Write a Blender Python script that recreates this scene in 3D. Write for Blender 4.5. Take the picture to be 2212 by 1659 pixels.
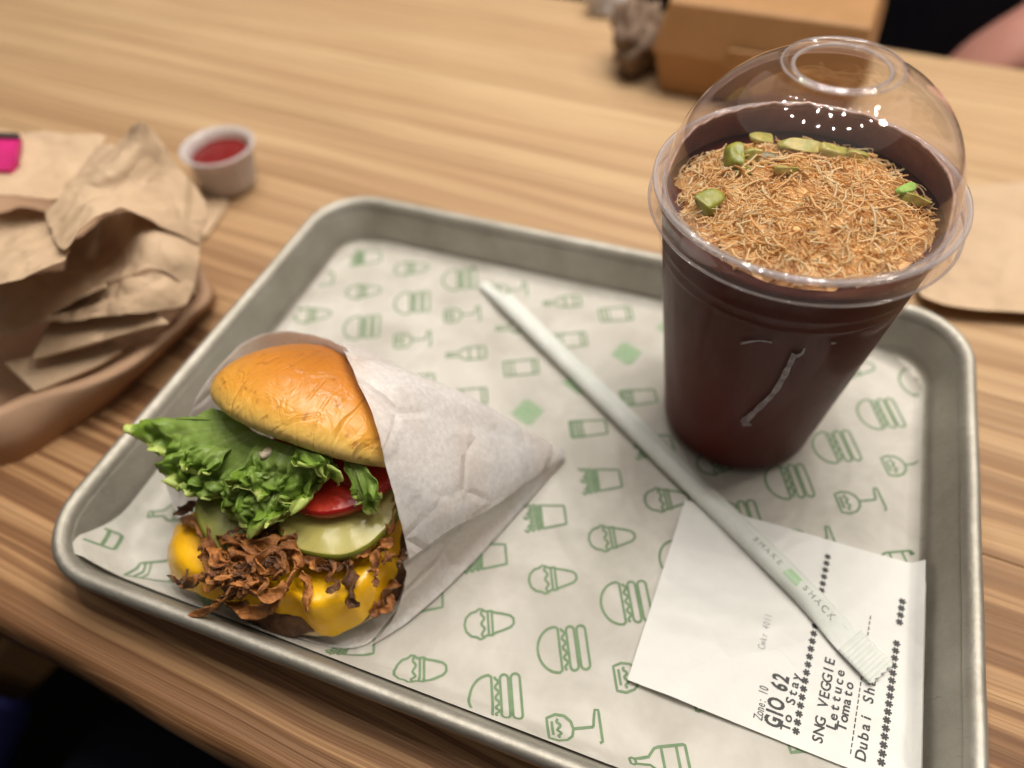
import bpy, bmesh, math, random
from mathutils import Vector, Matrix, noise as mn

for o in list(bpy.data.objects):
    bpy.data.objects.remove(o)
C = bpy.context.scene.collection
sc = bpy.context.scene
S = 0.001                       # the script thinks in millimetres, Blender in metres
rnd = random.Random(7)

# ------------------------------------------------------------------ camera
CAM = Vector((226.929, -53.424, 269.022))
ROT = (0.7019726, 0.0396355, 0.3562861)
FPX = 2802.29 * 2212 / 3840     # focal length in units of a 2212 px wide picture
cd = bpy.data.cameras.new('camera'); cam = bpy.data.objects.new('camera', cd); C.objects.link(cam)
cam.location = CAM * S; cam.rotation_euler = ROT
cd.sensor_fit = 'HORIZONTAL'; cd.sensor_width = 36; cd.lens = 26.2715
cd.clip_start = 0.01; cd.clip_end = 30
cd.dof.use_dof = True; cd.dof.focus_distance = 0.243; cd.dof.aperture_fstop = 4.2
sc.camera = cam
from mathutils import Euler
RM = Euler(ROT, 'XYZ').to_matrix()

# ------------------------------------------------------------------ world, lamps, exposure
w = bpy.data.worlds.new('World'); sc.world = w; w.use_nodes = True
bg = w.node_tree.nodes['Background']; bg.inputs[0].default_value = (1.0, 0.91, 0.80, 1); bg.inputs[1].default_value = 0.10
def area(name, loc, target, size, power, col):
    l = bpy.data.lights.new(name, 'AREA'); l.shape = 'DISK'; l.size = size; l.energy = power; l.color = col
    o = bpy.data.objects.new(name, l); C.objects.link(o); o.location = loc
    o.rotation_euler = (Vector(target) - Vector(loc)).to_track_quat('-Z', 'Y').to_euler(); return o
area('ceiling_lamp_key', (0.05, 1.0, 2.3), (0.16, 0.12, 0), 5.0, 24.0, (1.0, 0.91, 0.79))
area('ceiling_lamp_side', (0.95, 0.55, 1.3), (0.2, 0.1, 0), 0.12, 2.0, (1.0, 0.88, 0.74))
def bulb(i, loc, e, r):
    l = bpy.data.lights.new('bulb', 'POINT'); l.energy = e; l.shadow_soft_size = r; l.color = (1, 0.94, 0.85)
    o = bpy.data.objects.new('bulb', l); C.objects.link(o); o.location = loc
for i in range(18):
    a = math.tau * i / 18
    bulb(i, (0.26 + 0.52 * math.cos(a), 0.62 + 0.5 * math.sin(a), 1.25), 3.1, 0.007)
for i in range(7):
    a = math.tau * i / 7 + 0.3
    bulb(i, (0.27 + 0.17 * math.cos(a), 0.50 + 0.17 * math.sin(a), 1.22), 5.6, 0.011)
sc.view_settings.view_transform = 'Standard'; sc.view_settings.look = 'None'
sc.view_settings.exposure = 0; sc.view_settings.gamma = 1; sc.view_settings.use_curve_mapping = False
sc.render.engine = 'CYCLES'
sc.cycles.use_denoising = True; sc.cycles.max_bounces = 8; sc.cycles.transparent_max_bounces = 24
sc.cycles.diffuse_bounces = 3; sc.cycles.glossy_bounces = 3; sc.cycles.transmission_bounces = 6
sc.cycles.sample_clamp_indirect = 6

# ------------------------------------------------------------------ helpers
def at(x, y, z):
    """picture point (in a 2212 px wide picture) -> world point in mm at height z"""
    d = RM @ Vector(((x - 1106) / FPX, -(y - 829.5) / FPX, -1))
    return CAM + d * ((z - CAM.z) / d.z)
OFF = {}
def new_obj(name, me, parent=None):
    o = bpy.data.objects.new(name, me); C.objects.link(o)
    if parent: o.parent = parent
    return o
def thing(name, label, cat, base, group=None, rz=0):
    o = bpy.data.objects.new(name, None); C.objects.link(o)
    o.empty_display_size = 0.02; o.location = Vector(base) * S; o.rotation_euler = (0, 0, rz)
    o['label'] = label; o['category'] = cat
    if group: o['group'] = group
    OFF[o.name] = Vector(base) if rz == 0 else Vector((0, 0, 0)); return o
def mk(name, verts, faces, mat, parent=None, smooth=True, label=None, sub=0, solid=0, attr=None, kind=None):
    off = OFF.get(parent.name, Vector((0, 0, 0))) if parent else Vector((0, 0, 0))
    me = bpy.data.meshes.new(name)
    me.from_pydata([((v[0] - off.x) * S, (v[1] - off.y) * S, (v[2] - off.z) * S) for v in verts], [], faces)
    if mat: me.materials.append(mat)
    if smooth: me.polygons.foreach_set('use_smooth', [True] * len(me.polygons))
    if attr:
        for an, vals in attr.items():
            a = me.attributes.new(an, 'FLOAT', 'POINT'); a.data.foreach_set('value', vals)
    o = new_obj(name, me, parent); OFF[o.name] = off
    if solid:
        m = o.modifiers.new('t', 'SOLIDIFY'); m.thickness = solid * S; m.offset = 0
    if sub:
        m = o.modifiers.new('s', 'SUBSURF'); m.levels = sub; m.render_levels = sub
    if label: o['label'] = label
    if kind: o['kind'] = kind
    return o
def tag(o, label, cat, group=None):
    o['label'] = label; o['category'] = cat
    if group: o['group'] = group
def cr(p0, p1, p2, p3, t):
    return 0.5 * ((2 * p1) + (p2 - p0) * t + (2 * p0 - 5 * p1 + 4 * p2 - p3) * t * t + (3 * p1 - p0 - 3 * p2 + p3) * t ** 3)
def spline(pts, n, closed=False):
    pts = [Vector(p) for p in pts]; m = len(pts); out = []
    for i in range(n):
        f = i / n * m if closed else i / (n - 1) * (m - 1)
        k = int(f) if closed else min(int(f), m - 2); t = f - k
        g = (lambda j: pts[j % m]) if closed else (lambda j: pts[max(0, min(m - 1, j))])
        out.append(cr(g(k - 1), g(k), g(k + 1), g(k + 2), t))
    return out
def loft(rows, nu, nv):
    """control net -> nu x nv grid of points"""
    a = [spline(r, nv) for r in rows]
    cols = [spline([r[j] for r in a], nu) for j in range(nv)]
    return [[cols[j][i] for j in range(nv)] for i in range(nu)]
def gridfaces(nu, nv, wrap_v=False):
    f = []
    for i in range(nu - 1):
        for j in range(nv if wrap_v else nv - 1):
            k = (j + 1) % nv
            f.append((i * nv + j, i * nv + k, (i + 1) * nv + k, (i + 1) * nv + j))
    return f
def flat(g): return [p for r in g for p in r]
def lathe(prof, n, c, fn=None, cap_top=False, cap_bot=False):
    v = []; f = []
    for (r, z) in prof:
        for j in range(n):
            a = math.tau * j / n; p = Vector((c[0] + r * math.cos(a), c[1] + r * math.sin(a), c[2] + z))
            v.append(fn(p, a, r, z) if fn else p)
    f = gridfaces(len(prof), n, True)
    if cap_bot: f.append(tuple(range(n - 1, -1, -1)))
    if cap_top: f.append(tuple((len(prof) - 1) * n + j for j in range(n)))
    return v, f
def nz(p, s, seed=0): return mn.noise(Vector((p[0] * s + seed * 7.31, p[1] * s - seed * 3.17, p[2] * s + seed * 1.7)))
def facet(p, s, seed):
    a = Vector((p[0] * s + seed * 3.3, p[1] * s - seed * 1.9, p[2] * s * 0.6 + seed))
    a += 0.35 * Vector((mn.noise(a * 1.3), mn.noise(a * 1.3 + Vector((5, 2, 1))), 0))
    d = mn.voronoi(a)[0]; e = mn.voronoi(a * 2.3)[0]
    return d[0] * 0.9 + 0.35 * min(0.6, d[1] - d[0]) + 0.35 * e[0]
def crumple(p, s, seed): return abs(nz(p, s, seed)) + 0.5 * abs(nz(p, s * 2.1, seed + 5)) + 0.22 * abs(nz(p, s * 4.5, seed + 9))

# ------------------------------------------------------------------ materials
class NT:
    def __init__(s, name):
        s.m = bpy.data.materials.new(name); s.m.use_nodes = True; s.t = s.m.node_tree; s.t.nodes.clear()
        s.out = s.n('ShaderNodeOutputMaterial')
    def n(s, typ, **k):
        x = s.t.nodes.new(typ)
        for a, b in k.items():
            if a.startswith('i_'):
                x.inputs[a[2:].replace('_', ' ')].default_value = b
            else: setattr(x, a, b)
        return x
    def l(s, a, b): s.t.links.new(a, b)
    def coord(s, kind='Object', scale=(1, 1, 1), rot=(0, 0, 0)):
        tc = s.n('ShaderNodeTexCoord'); mp = s.n('ShaderNodeMapping'); mp.inputs['Scale'].default_value = scale; mp.inputs['Rotation'].default_value = rot
        s.l(tc.outputs[kind], mp.inputs['Vector']); return mp.outputs[0]
    def noise(s, vec, scale, detail=3, rough=0.55, dist=0):
        x = s.n('ShaderNodeTexNoise'); x.inputs['Scale'].default_value = scale; x.inputs['Detail'].default_value = detail
        x.inputs['Roughness'].default_value = rough; x.inputs['Distortion'].default_value = dist
        if vec: s.l(vec, x.inputs['Vector'])
        return x.outputs[0]
    def ramp(s, fac, stops):
        x = s.n('ShaderNodeValToRGB'); e = x.color_ramp.elements
        while len(e) < len(stops): e.new(0.5)
        for i, (p, c) in enumerate(stops):
            e[i].position = p; e[i].color = (*c, 1) if len(c) == 3 else c
        s.l(fac, x.inputs[0]); return x.outputs[0]
    def mix(s, fac, a, b, blend='MIX'):
        x = s.n('ShaderNodeMix', data_type='RGBA', blend_type=blend)
        for i, v in ((0, fac), (6, a), (7, b)):
            if hasattr(v, 'links'): s.l(v, x.inputs[i])
            elif i == 0: x.inputs[0].default_value = v
            else: x.inputs[i].default_value = (*v, 1)
        return x.outputs[2]
    def math(s, op, a, b=0.0):
        x = s.n('ShaderNodeMath', operation=op)
        for i, v in ((0, a), (1, b)):
            if hasattr(v, 'links'): s.l(v, x.inputs[i])
            else: x.inputs[i].default_value = v
        return x.outputs[0]
    def bump(s, h, strength=0.3, dist=0.001, normal=None):
        x = s.n('ShaderNodeBump'); x.inputs['Strength'].default_value = strength; x.inputs['Distance'].default_value = dist
        s.l(h, x.inputs['Height'])
        if normal: s.l(normal, x.inputs['Normal'])
        return x.outputs[0]
    def crease(s, scale, width, strength, dist, normal, rough=0.35):
        nv_ = s.n('ShaderNodeTexNoise'); nv_.inputs['Scale'].default_value = scale * 0.8; c = s.coord(); s.l(c, nv_.inputs['Vector'])
        vm = s.n('ShaderNodeVectorMath', operation='MULTIPLY_ADD'); s.l(nv_.outputs['Color'], vm.inputs[0]); vm.inputs[1].default_value = (rough / scale,) * 3; s.l(c, vm.inputs[2])
        vo = s.n('ShaderNodeTexVoronoi', feature='DISTANCE_TO_EDGE'); vo.inputs['Scale'].default_value = scale; s.l(vm.outputs[0], vo.inputs['Vector'])
        h = s.ramp(vo.outputs['Distance'], [(0.0, (0, 0, 0)), (width, (1, 1, 1))])
        msk = s.ramp(s.noise(c, scale * 0.7, 2), [(0.42, (1, 1, 1)), (0.58, (0, 0, 0))])
        return s.bump(s.mix(msk, h, (1, 1, 1)), strength, dist, normal)
    def attr(s, name): return s.n('ShaderNodeAttribute', attribute_name=name).outputs['Fac']
    def pbr(s, col, rough=0.5, metal=0, normal=None, sss=0, sssr=(1, .3, .1), sscale=0.004, coat=0, spec=0.5, aniso=0):
        b = s.n('ShaderNodeBsdfPrincipled')
        for k, v in (('Base Color', col), ('Roughness', rough), ('Metallic', metal)):
            if hasattr(v, 'links'): s.l(v, b.inputs[k])
            else: b.inputs[k].default_value = (*v, 1) if isinstance(v, tuple) else v
        b.inputs['Subsurface Weight'].default_value = sss; b.inputs['Subsurface Radius'].default_value = sssr; b.inputs['Subsurface Scale'].default_value = sscale
        b.inputs['Coat Weight'].default_value = coat; b.inputs['Coat Roughness'].default_value = 0.15
        b.inputs['Specular IOR Level'].default_value = spec; b.inputs['Anisotropic'].default_value = aniso
        if normal: s.l(normal, b.inputs['Normal'])
        return b.outputs[0]
    def transl(s, shader, col, fac):
        t = s.n('ShaderNodeBsdfTranslucent')
        if hasattr(col, 'links'): s.l(col, t.inputs[0])
        else: t.inputs[0].default_value = (*col, 1)
        m = s.n('ShaderNodeMixShader'); m.inputs[0].default_value = fac; s.l(shader, m.inputs[1]); s.l(t.outputs[0], m.inputs[2]); return m.outputs[0]
    def done(s, sh): s.l(sh, s.out.inputs[0]); return s.m
def simple(name, a, b=None, scale=150, rough=0.5, bump=0.15, bdist=0.0005, bscale=None, metal=0, transl=0, sss=0, sssr=(1, .5, .3), coat=0, spec=0.5):
    t = NT(name); v = t.coord()
    f = t.noise(v, scale, 4); col = t.mix(t.ramp(f, [(0.3, (0, 0, 0)), (0.7, (1, 1, 1))]), a, b or tuple(x * 0.8 for x in a))
    nrm = t.bump(t.noise(v, bscale or scale * 2.5, 5), bump, bdist) if bump else None
    sh = t.pbr(col, rough, metal, nrm, sss=sss, sssr=sssr, coat=coat, spec=spec)
    if transl: sh = t.transl(sh, col, transl)
    return t.done(sh)

def m_wood():
    t = NT('wood')
    v0 = t.coord(scale=(1, 1, 1))
    warp = t.noise(t.coord(scale=(2.2, 9, 9)), 1.0, 3)
    oi = t.n('ShaderNodeObjectInfo'); va = t.n('ShaderNodeVectorMath', operation='ADD'); t.l(v0, va.inputs[0]); cr_ = t.n('ShaderNodeCombineXYZ'); t.l(t.math('MULTIPLY', oi.outputs['Random'], 9.0), cr_.inputs[0]); t.l(t.math('MULTIPLY', oi.outputs['Random'], 3.0), cr_.inputs[2]); t.l(cr_.outputs[0], va.inputs[1])
    sx = t.n('ShaderNodeSeparateXYZ'); t.l(va.outputs[0], sx.inputs[0])
    y2 = t.math('ADD', sx.outputs[1], t.math('MULTIPLY', t.math('SUBTRACT', warp, 0.5), 0.026))
    cb = t.n('ShaderNodeCombineXYZ'); t.l(t.math('MULTIPLY', sx.outputs[0], 0.9), cb.inputs[0]); t.l(t.math('MULTIPLY', y2, 165.0), cb.inputs[1]); t.l(t.math('MULTIPLY', sx.outputs[2], 40.0), cb.inputs[2])
    rings = t.noise(cb.outputs[0], 1.0, 2.6, 0.5)
    cb2 = t.n('ShaderNodeCombineXYZ'); t.l(t.math('MULTIPLY', sx.outputs[0], 6.0), cb2.inputs[0]); t.l(t.math('MULTIPLY', y2, 1000.0), cb2.inputs[1])
    fine = t.noise(cb2.outputs[0], 1.0, 3, 0.6)
    big = t.noise(t.coord(scale=(1.5, 11, 1)), 1.0, 2)
    coarse = t.ramp(rings, [(0.45, (0.105, 0.038, 0.014)), (0.505, (0.18, 0.074, 0.030)), (0.53, (0.40, 0.225, 0.105)), (0.72, (0.52, 0.315, 0.16))])
    soft = t.ramp(rings, [(0.30, (0.38, 0.235, 0.125)), (0.50, (0.59, 0.40, 0.225)), (0.75, (0.66, 0.475, 0.28))])
    # the front boards of the top are coarse open grain, the rest is finer
    mr = t.n('ShaderNodeMapRange'); t.l(t.math('ADD', y2, t.math('MULTIPLY', big, 0.05)), mr.inputs[0])
    mr.inputs[1].default_value = 0.13; mr.inputs[2].default_value = 0.34; mr.inputs[3].default_value = 0.0; mr.inputs[4].default_value = 1.0
    col = t.mix(mr.outputs[0], coarse, soft)
    col = t.mix(t.math('MULTIPLY', t.ramp(fine, [(0.40, (1, 1, 1)), (0.56, (0, 0, 0))]), 0.50), col, (0.26, 0.14, 0.065))
    col = t.mix(t.math('MULTIPLY', t.ramp(big, [(0.35, (1, 1, 1)), (0.6, (0, 0, 0))]), 0.25), col, (0.33, 0.17, 0.075))
    col = t.mix(t.math('MULTIPLY', oi.outputs['Random'], 0.18), col, (0.36, 0.20, 0.095), 'MIX')
    h = t.math('ADD', t.math('MULTIPLY', rings, 1.0), t.math('MULTIPLY', fine, 0.25))
    return t.done(t.pbr(col, 0.5, 0, t.bump(h, 0.8, 0.003), spec=0.35))
def m_alu():
    t = NT('aluminium'); v = t.coord()
    f = t.noise(v, 35, 5, 0.6); g = t.noise(v, 420, 4)
    sc_ = t.noise(t.coord(scale=(30, 900, 200), rot=(0, 0, 0.5)), 1.0, 2)
    col = t.mix(t.ramp(f, [(0.35, (0, 0, 0)), (0.7, (1, 1, 1))]), (0.40, 0.375, 0.325), (0.52, 0.495, 0.445))
    col = t.mix(t.math('MULTIPLY', t.ramp(sc_, [(0.66, (0, 0, 0)), (0.72, (1, 1, 1))]), 0.4), col, (0.33, 0.30, 0.26))
    r = t.math('ADD', 0.56, t.math('MULTIPLY', g, 0.16))
    return t.done(t.pbr(col, r, 1.0, t.bump(t.math('ADD', g, f), 0.28, 0.0008)))
def m_paper(name, a, b, transl=0.15, scale=30, mott=420, bs=0.2, cs=0, cstr=0.4):
    t = NT(name); v = t.coord()
    f = t.noise(v, scale, 4, 0.6, 0.4); g = t.noise(v, mott, 4)
    col = t.mix(t.ramp(f, [(0.35, (0, 0, 0)), (0.65, (1, 1, 1))]), a, b)
    col = t.mix(t.math('MULTIPLY', g, 0.22), col, tuple(x * 0.72 for x in a))
    nb = t.bump(t.math('ADD', t.math('MULTIPLY', f, 2.0), t.math('MULTIPLY', g, 0.3)), bs, 0.0012)
    if cs: nb = t.crease(cs, 0.16, cstr, 0.0025, nb)
    sh = t.pbr(col, 0.72, 0, nb, spec=0.25)
    return t.done(t.transl(sh, col, transl))
def m_glassine():
    t = NT('glassine'); v = t.coord()
    f = t.noise(v, 560, 5, 0.7); g = t.noise(v, 55, 3); big = t.noise(v, 28, 2)
    col = t.mix(t.ramp(f, [(0.36, (0, 0, 0)), (0.64, (1, 1, 1))]), (0.82, 0.79, 0.775), (0.97, 0.955, 0.95))
    col = t.mix(t.math('MULTIPLY', t.ramp(big, [(0.45, (0, 0, 0)), (0.65, (1, 1, 1))]), 0.35), col, (0.78, 0.64, 0.55))
    nb = t.crease(42, 0.10, 0.5, 0.0016, t.bump(t.math('ADD', f, t.math('MULTIPLY', g, 1.5)), 0.16, 0.0005))
    sh = t.pbr(col, 0.34, 0, nb, spec=0.5, coat=0.15)
    return t.done(t.transl(sh, col, 0.45))
def m_clear(name, tint=(0.95, 0.93, 0.93), haze=0.05, gain=1.5, rough=0.03, bs=0.0, bscale=60, frost=0):
    t = NT(name); v = t.coord()
    tr = t.n('ShaderNodeBsdfTransparent'); tr.inputs[0].default_value = (*tint, 1)
    df = t.n('ShaderNodeBsdfDiffuse'); df.inputs[0].default_value = (0.75, 0.70, 0.70, 1)
    m1 = t.n('ShaderNodeMixShader'); m1.inputs[0].default_value = haze; t.l(tr.outputs[0], m1.inputs[1]); t.l(df.outputs[0], m1.inputs[2])
    if frost: t.l(t.math('MULTIPLY', t.ramp(t.noise(t.coord(scale=(1, 1, 0.35)), 40, 5, 0.65, 0.6), [(0.45, (0, 0, 0)), (0.75, (1, 1, 1))]), frost), m1.inputs[0])
    gl = t.n('ShaderNodeBsdfGlossy'); gl.inputs['Roughness'].default_value = rough; gl.inputs[0].default_value = (1, 0.98, 0.98, 1)
    fr = t.n('ShaderNodeFresnel'); ge = t.n('ShaderNodeNewGeometry'); mi = t.n('ShaderNodeMapRange'); t.l(ge.outputs['Backfacing'], mi.inputs[0]); mi.inputs[3].default_value = 1.5; mi.inputs[4].default_value = 1 / 1.5; t.l(mi.outputs[0], fr.inputs[0])
    if bs:
        b = t.bump(t.noise(v, bscale, 3), bs, 0.001); t.l(b, gl.inputs['Normal']); t.l(b, fr.inputs['Normal'])
    m2 = t.n('ShaderNodeMixShader'); k = t.n('ShaderNodeMath', operation='MULTIPLY', use_clamp=True); t.l(fr.outputs[0], k.inputs[0]); k.inputs[1].default_value = gain
    t.l(k.outputs[0], m2.inputs[0]); t.l(m1.outputs[0], m2.inputs[1]); t.l(gl.outputs[0], m2.inputs[2])
    return t.done(m2.outputs[0])
def m_bun():
    t = NT('bun_crust'); v = t.coord(); h = t.attr('h')
    f = t.noise(v, 60, 4, 0.6); sp = t.noise(v, 230, 3, 0.5)
    hh = t.math('ADD', h, t.math('MULTIPLY', t.math('SUBTRACT', f, 0.5), 0.25))
    col = t.ramp(hh, [(0.0, (0.80, 0.58, 0.22)), (0.16, (0.79, 0.50, 0.12)), (0.34, (0.72, 0.34, 0.045)), (0.66, (0.57, 0.215, 0.024)), (1.0, (0.42, 0.14, 0.015))])
    col = t.mix(t.math('MULTIPLY', t.ramp(sp, [(0.62, (0, 0, 0)), (0.70, (1, 1, 1))]), 0.6), col, (0.30, 0.09, 0.015))
    wv = t.n('ShaderNodeTexWave', wave_type='BANDS'); wv.inputs['Scale'].default_value = 14; wv.inputs['Distortion'].default_value = 9; wv.inputs['Detail'].default_value = 2; wv.inputs['Detail Scale'].default_value = 1.2
    t.l(t.coord(scale=(3.0, 1.5, 0.9)), wv.inputs['Vector'])
    wr = t.ramp(wv.outputs[0], [(0.0, (0, 0, 0)), (0.14, (1, 1, 1)), (1, (1, 1, 1))])
    wr = t.mix(t.ramp(t.noise(v, 38, 2), [(0.46, (0, 0, 0)), (0.60, (1, 1, 1))]), (1, 1, 1), wr)
    nb = t.bump(wr, 0.5, 0.0012); nb = t.bump(t.noise(t.coord(scale=(1, 1, .45)), 95, 3, 0.6, 1.0), 0.5, 0.003, nb); nb = t.bump(t.noise(v, 380, 3), 0.12, 0.0005, nb)
    return t.done(t.pbr(col, 0.34, 0, nb, sss=0.12, sssr=(1, .5, .2), spec=0.5))
def m_leaf():
    t = NT('lettuce_green'); v = t.coord(); e = t.attr('edge'); vn = t.attr('vein')
    f = t.noise(v, 120, 4)
    col = t.ramp(t.math('ADD', e, t.math('MULTIPLY', t.math('SUBTRACT', f, 0.5), 0.35)), [(0.0, (0.31, 0.45, 0.10)), (0.40, (0.25, 0.41, 0.05)), (0.75, (0.36, 0.52, 0.07)), (1.0, (0.68, 0.78, 0.24))])
    col = t.mix(t.math('MULTIPLY', vn, 0.55), col, (0.50, 0.60, 0.24))
    sh = t.pbr(col, 0.36, 0, t.bump(t.noise(v, 420, 4, 0.65), 0.45, 0.001), spec=0.5)
    return t.done(t.transl(sh, col, 0.38))
def m_fried(nm='fried_shallot', k=1.0):
    t = NT(nm); v = t.coord()
    f = t.noise(v, 170, 5, 0.65); g = t.noise(v, 700, 4, 0.7)
    col = t.ramp(f, [(0.3, (0.07 * k, 0.021 * k, 0.006 * k)), (0.5, (0.25 * k, 0.09 * k, 0.02 * k)), (0.72, (0.44 * k, 0.18 * k, 0.045 * k))])
    return t.done(t.pbr(col, 0.30, 0, t.bump(t.math('ADD', f, g), 0.9, 0.0012), spec=0.6))
def m_strand():
    t = NT('kataifi'); g = t.n('ShaderNodeNewGeometry')
    col = t.ramp(g.outputs['Random Per Island'], [(0.0, (0.70, 0.37, 0.12)), (0.2, (0.93, 0.62, 0.27)), (0.65, (0.98, 0.77, 0.43)), (1.0, (0.99, 0.88, 0.64))])
    return t.done(t.transl(t.pbr(col, 0.4), col, 0.5))
def m_pist(a, b):
    t = NT('pistachio'); v = t.coord(); f = t.noise(v, 260, 3)
    col = t.ramp(f, [(0.38, a), (0.58, b)])
    return t.done(t.pbr(col, 0.35, 0, t.bump(t.noise(v, 500, 3), 0.3, 0.0008)))

WOOD = m_wood(); ALU = m_alu()
LINER = m_paper('liner_paper', (0.475, 0.45, 0.40), (0.65, 0.625, 0.575), 0.08, 26, 260, 0.2, 17, 0.3)
INK = simple('green_ink', (0.125, 0.205, 0.105), (0.165, 0.255, 0.14), 300, 0.7, 0)
INKP = simple('pale_green_ink', (0.27, 0.40, 0.24), (0.22, 0.36, 0.20), 300, 0.7, 0)
GLASSINE = m_glassine()
RECEIPT = m_paper('receipt_paper', (0.76, 0.755, 0.73), (0.82, 0.815, 0.79), 0.08, 18, 300, 0.08, 30, 0.22)
BLACKINK = simple('black_print', (0.03, 0.03, 0.032), None, 300, 0.6, 0)
GREYINK = simple('faded_print', (0.36, 0.355, 0.35), None, 300, 0.6, 0)
STRAWP = m_paper('straw_sleeve', (0.70, 0.73, 0.69), (0.80, 0.82, 0.78), 0.15, 60, 500, 0.1)
LOGOG = simple('logo_green', (0.33, 0.54, 0.30), (0.40, 0.60, 0.36), 200, 0.6, 0)
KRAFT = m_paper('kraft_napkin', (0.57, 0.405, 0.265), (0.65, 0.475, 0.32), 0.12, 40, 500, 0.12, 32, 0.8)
KRAFT2 = m_paper('kraft_tray', (0.48, 0.30, 0.19), (0.53, 0.34, 0.22), 0.05, 40, 500, 0.12)
CARD = simple('cardboard', (0.34, 0.175, 0.066), (0.38, 0.20, 0.08), 60, 0.6, 0.08)
CLEAR = m_clear('clear_lid', (0.985, 0.975, 0.975), haze=0.012, gain=1.4)
CUPW = m_clear('clear_cup', (0.98, 0.965, 0.96), 0.0, 0.20, 0.05, 0.03, 90, frost=0.014)
SHAKE = simple('chocolate_shake', (0.085, 0.0125, 0.008), (0.060, 0.0095, 0.0065), 22, 0.5, 0.05, spec=0.08)
FOAM = simple('shake_smear', (0.30, 0.135, 0.125), (0.20, 0.085, 0.080), 130, 0.35, 0.2)
SMEAR = simple('condensation_streak', (0.26, 0.20, 0.205), (0.08, 0.04, 0.04), 300, 0.3, 0.2)
CHEESE = simple('cheese', (0.93, 0.53, 0.010), (0.86, 0.44, 0.006), 55, 0.26, 0.28, 0.0008, 420, sss=0.15, sssr=(1, .5, .05), spec=0.5)
PATTY = simple('patty', (0.075, 0.032, 0.014), (0.16, 0.075, 0.03), 220, 0.6, 0.9, 0.002, 350)
BREAD = simple('bread_crumb', (0.66, 0.50, 0.28), (0.72, 0.56, 0.33), 120, 0.7, 0.3, 0.001)
BUN = m_bun(); LEAF = m_leaf(); FRIED = m_fried(); FRIED2 = m_fried('fried_shallot_dark', 0.45); FRIED3 = m_fried('fried_shallot_light', 1.6); KAT = m_strand()
TOMATO = simple('tomato_flesh', (0.42, 0.016, 0.010), (0.55, 0.045, 0.020), 130, 0.22, 0.25, 0.0008, sss=0.1, sssr=(1, .1, .05))
TOMSKIN = simple('tomato_skin', (0.40, 0.010, 0.008), None, 100, 0.2, 0)
PICKIN = simple('pickle_flesh', (0.42, 0.37, 0.10), (0.50, 0.45, 0.15), 110, 0.20, 0.15, 0.0006, sss=0.2, sssr=(.8, 1, .3))
PICKSK = simple('pickle_skin', (0.23, 0.225, 0.025), (0.13, 0.14, 0.018), 160, 0.25, 0.35, 0.0008)
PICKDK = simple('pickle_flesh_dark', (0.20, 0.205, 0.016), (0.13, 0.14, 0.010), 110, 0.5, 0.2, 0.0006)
MAYO = simple('sauce', (0.78, 0.66, 0.48), None, 100, 0.3, 0.1)
PVCW = m_clear('souffle_cup', (0.86, 0.83, 0.83), 0.55, 1.0, 0.12)
KETCH = simple('ketchup', (0.20, 0.008, 0.008), (0.16, 0.007, 0.007), 80, 0.22, 0.1)
DARKCLOTH = simple('black_cloth', (0.008, 0.009, 0.014), (0.011, 0.012, 0.018), 90, 0.9, 0.3, spec=0.1)
NAVY = simple('dark_denim', (0.011, 0.012, 0.020), (0.014, 0.015, 0.024), 400, 0.9, 0.3, spec=0.1)
BLUEC = simple('blue_cloth', (0.035, 0.037, 0.22), (0.025, 0.026, 0.16), 60, 0.8, 0.2)
SKIN = simple('skin', (0.52, 0.25, 0.20), (0.46, 0.21, 0.165), 30, 0.5, 0.05, sss=0.15, sssr=(1, .35, .2))
HAIR = simple('hair', (0.02, 0.013, 0.01), None, 300, 0.5, 0.3)
FLOOR = simple('dark_floor', (0.004, 0.004, 0.004), (0.006, 0.006, 0.006), 12, 0.9, 0.1, spec=0.05)
PINK = simple('pink_print', (0.62, 0.012, 0.19), (0.45, 0.010, 0.13), 90, 0.45, 0)
DARKP = simple('dark_print', (0.06, 0.04, 0.035), None, 90, 0.5, 0)
WHITEP = m_paper('white_tissue', (0.76, 0.74, 0.75), (0.70, 0.68, 0.70), 0.15, 60, 300)
GREYP = m_paper('printed_wrap', (0.30, 0.21, 0.15), (0.16, 0.10, 0.07), 0.1, 75, 300)
DARKWOOD = simple('under_wood', (0.30, 0.155, 0.05), (0.22, 0.11, 0.035), 60, 0.5, 0.2)

# ------------------------------------------------------------------ setting: floor, table
fl = mk('floor', [(-4000, -4000, -745), (4000, -4000, -745), (4000, 4000, -745), (-4000, 4000, -745)], [(0, 1, 2, 3)], FLOOR, smooth=False)
fl['kind'] = 'structure'
TA = math.radians(-4.6)
tb = thing('table', 'worn wooden table with coarse ridged grain under the tray', 'table', (0, -20.5, 0), rz=TA)
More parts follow.
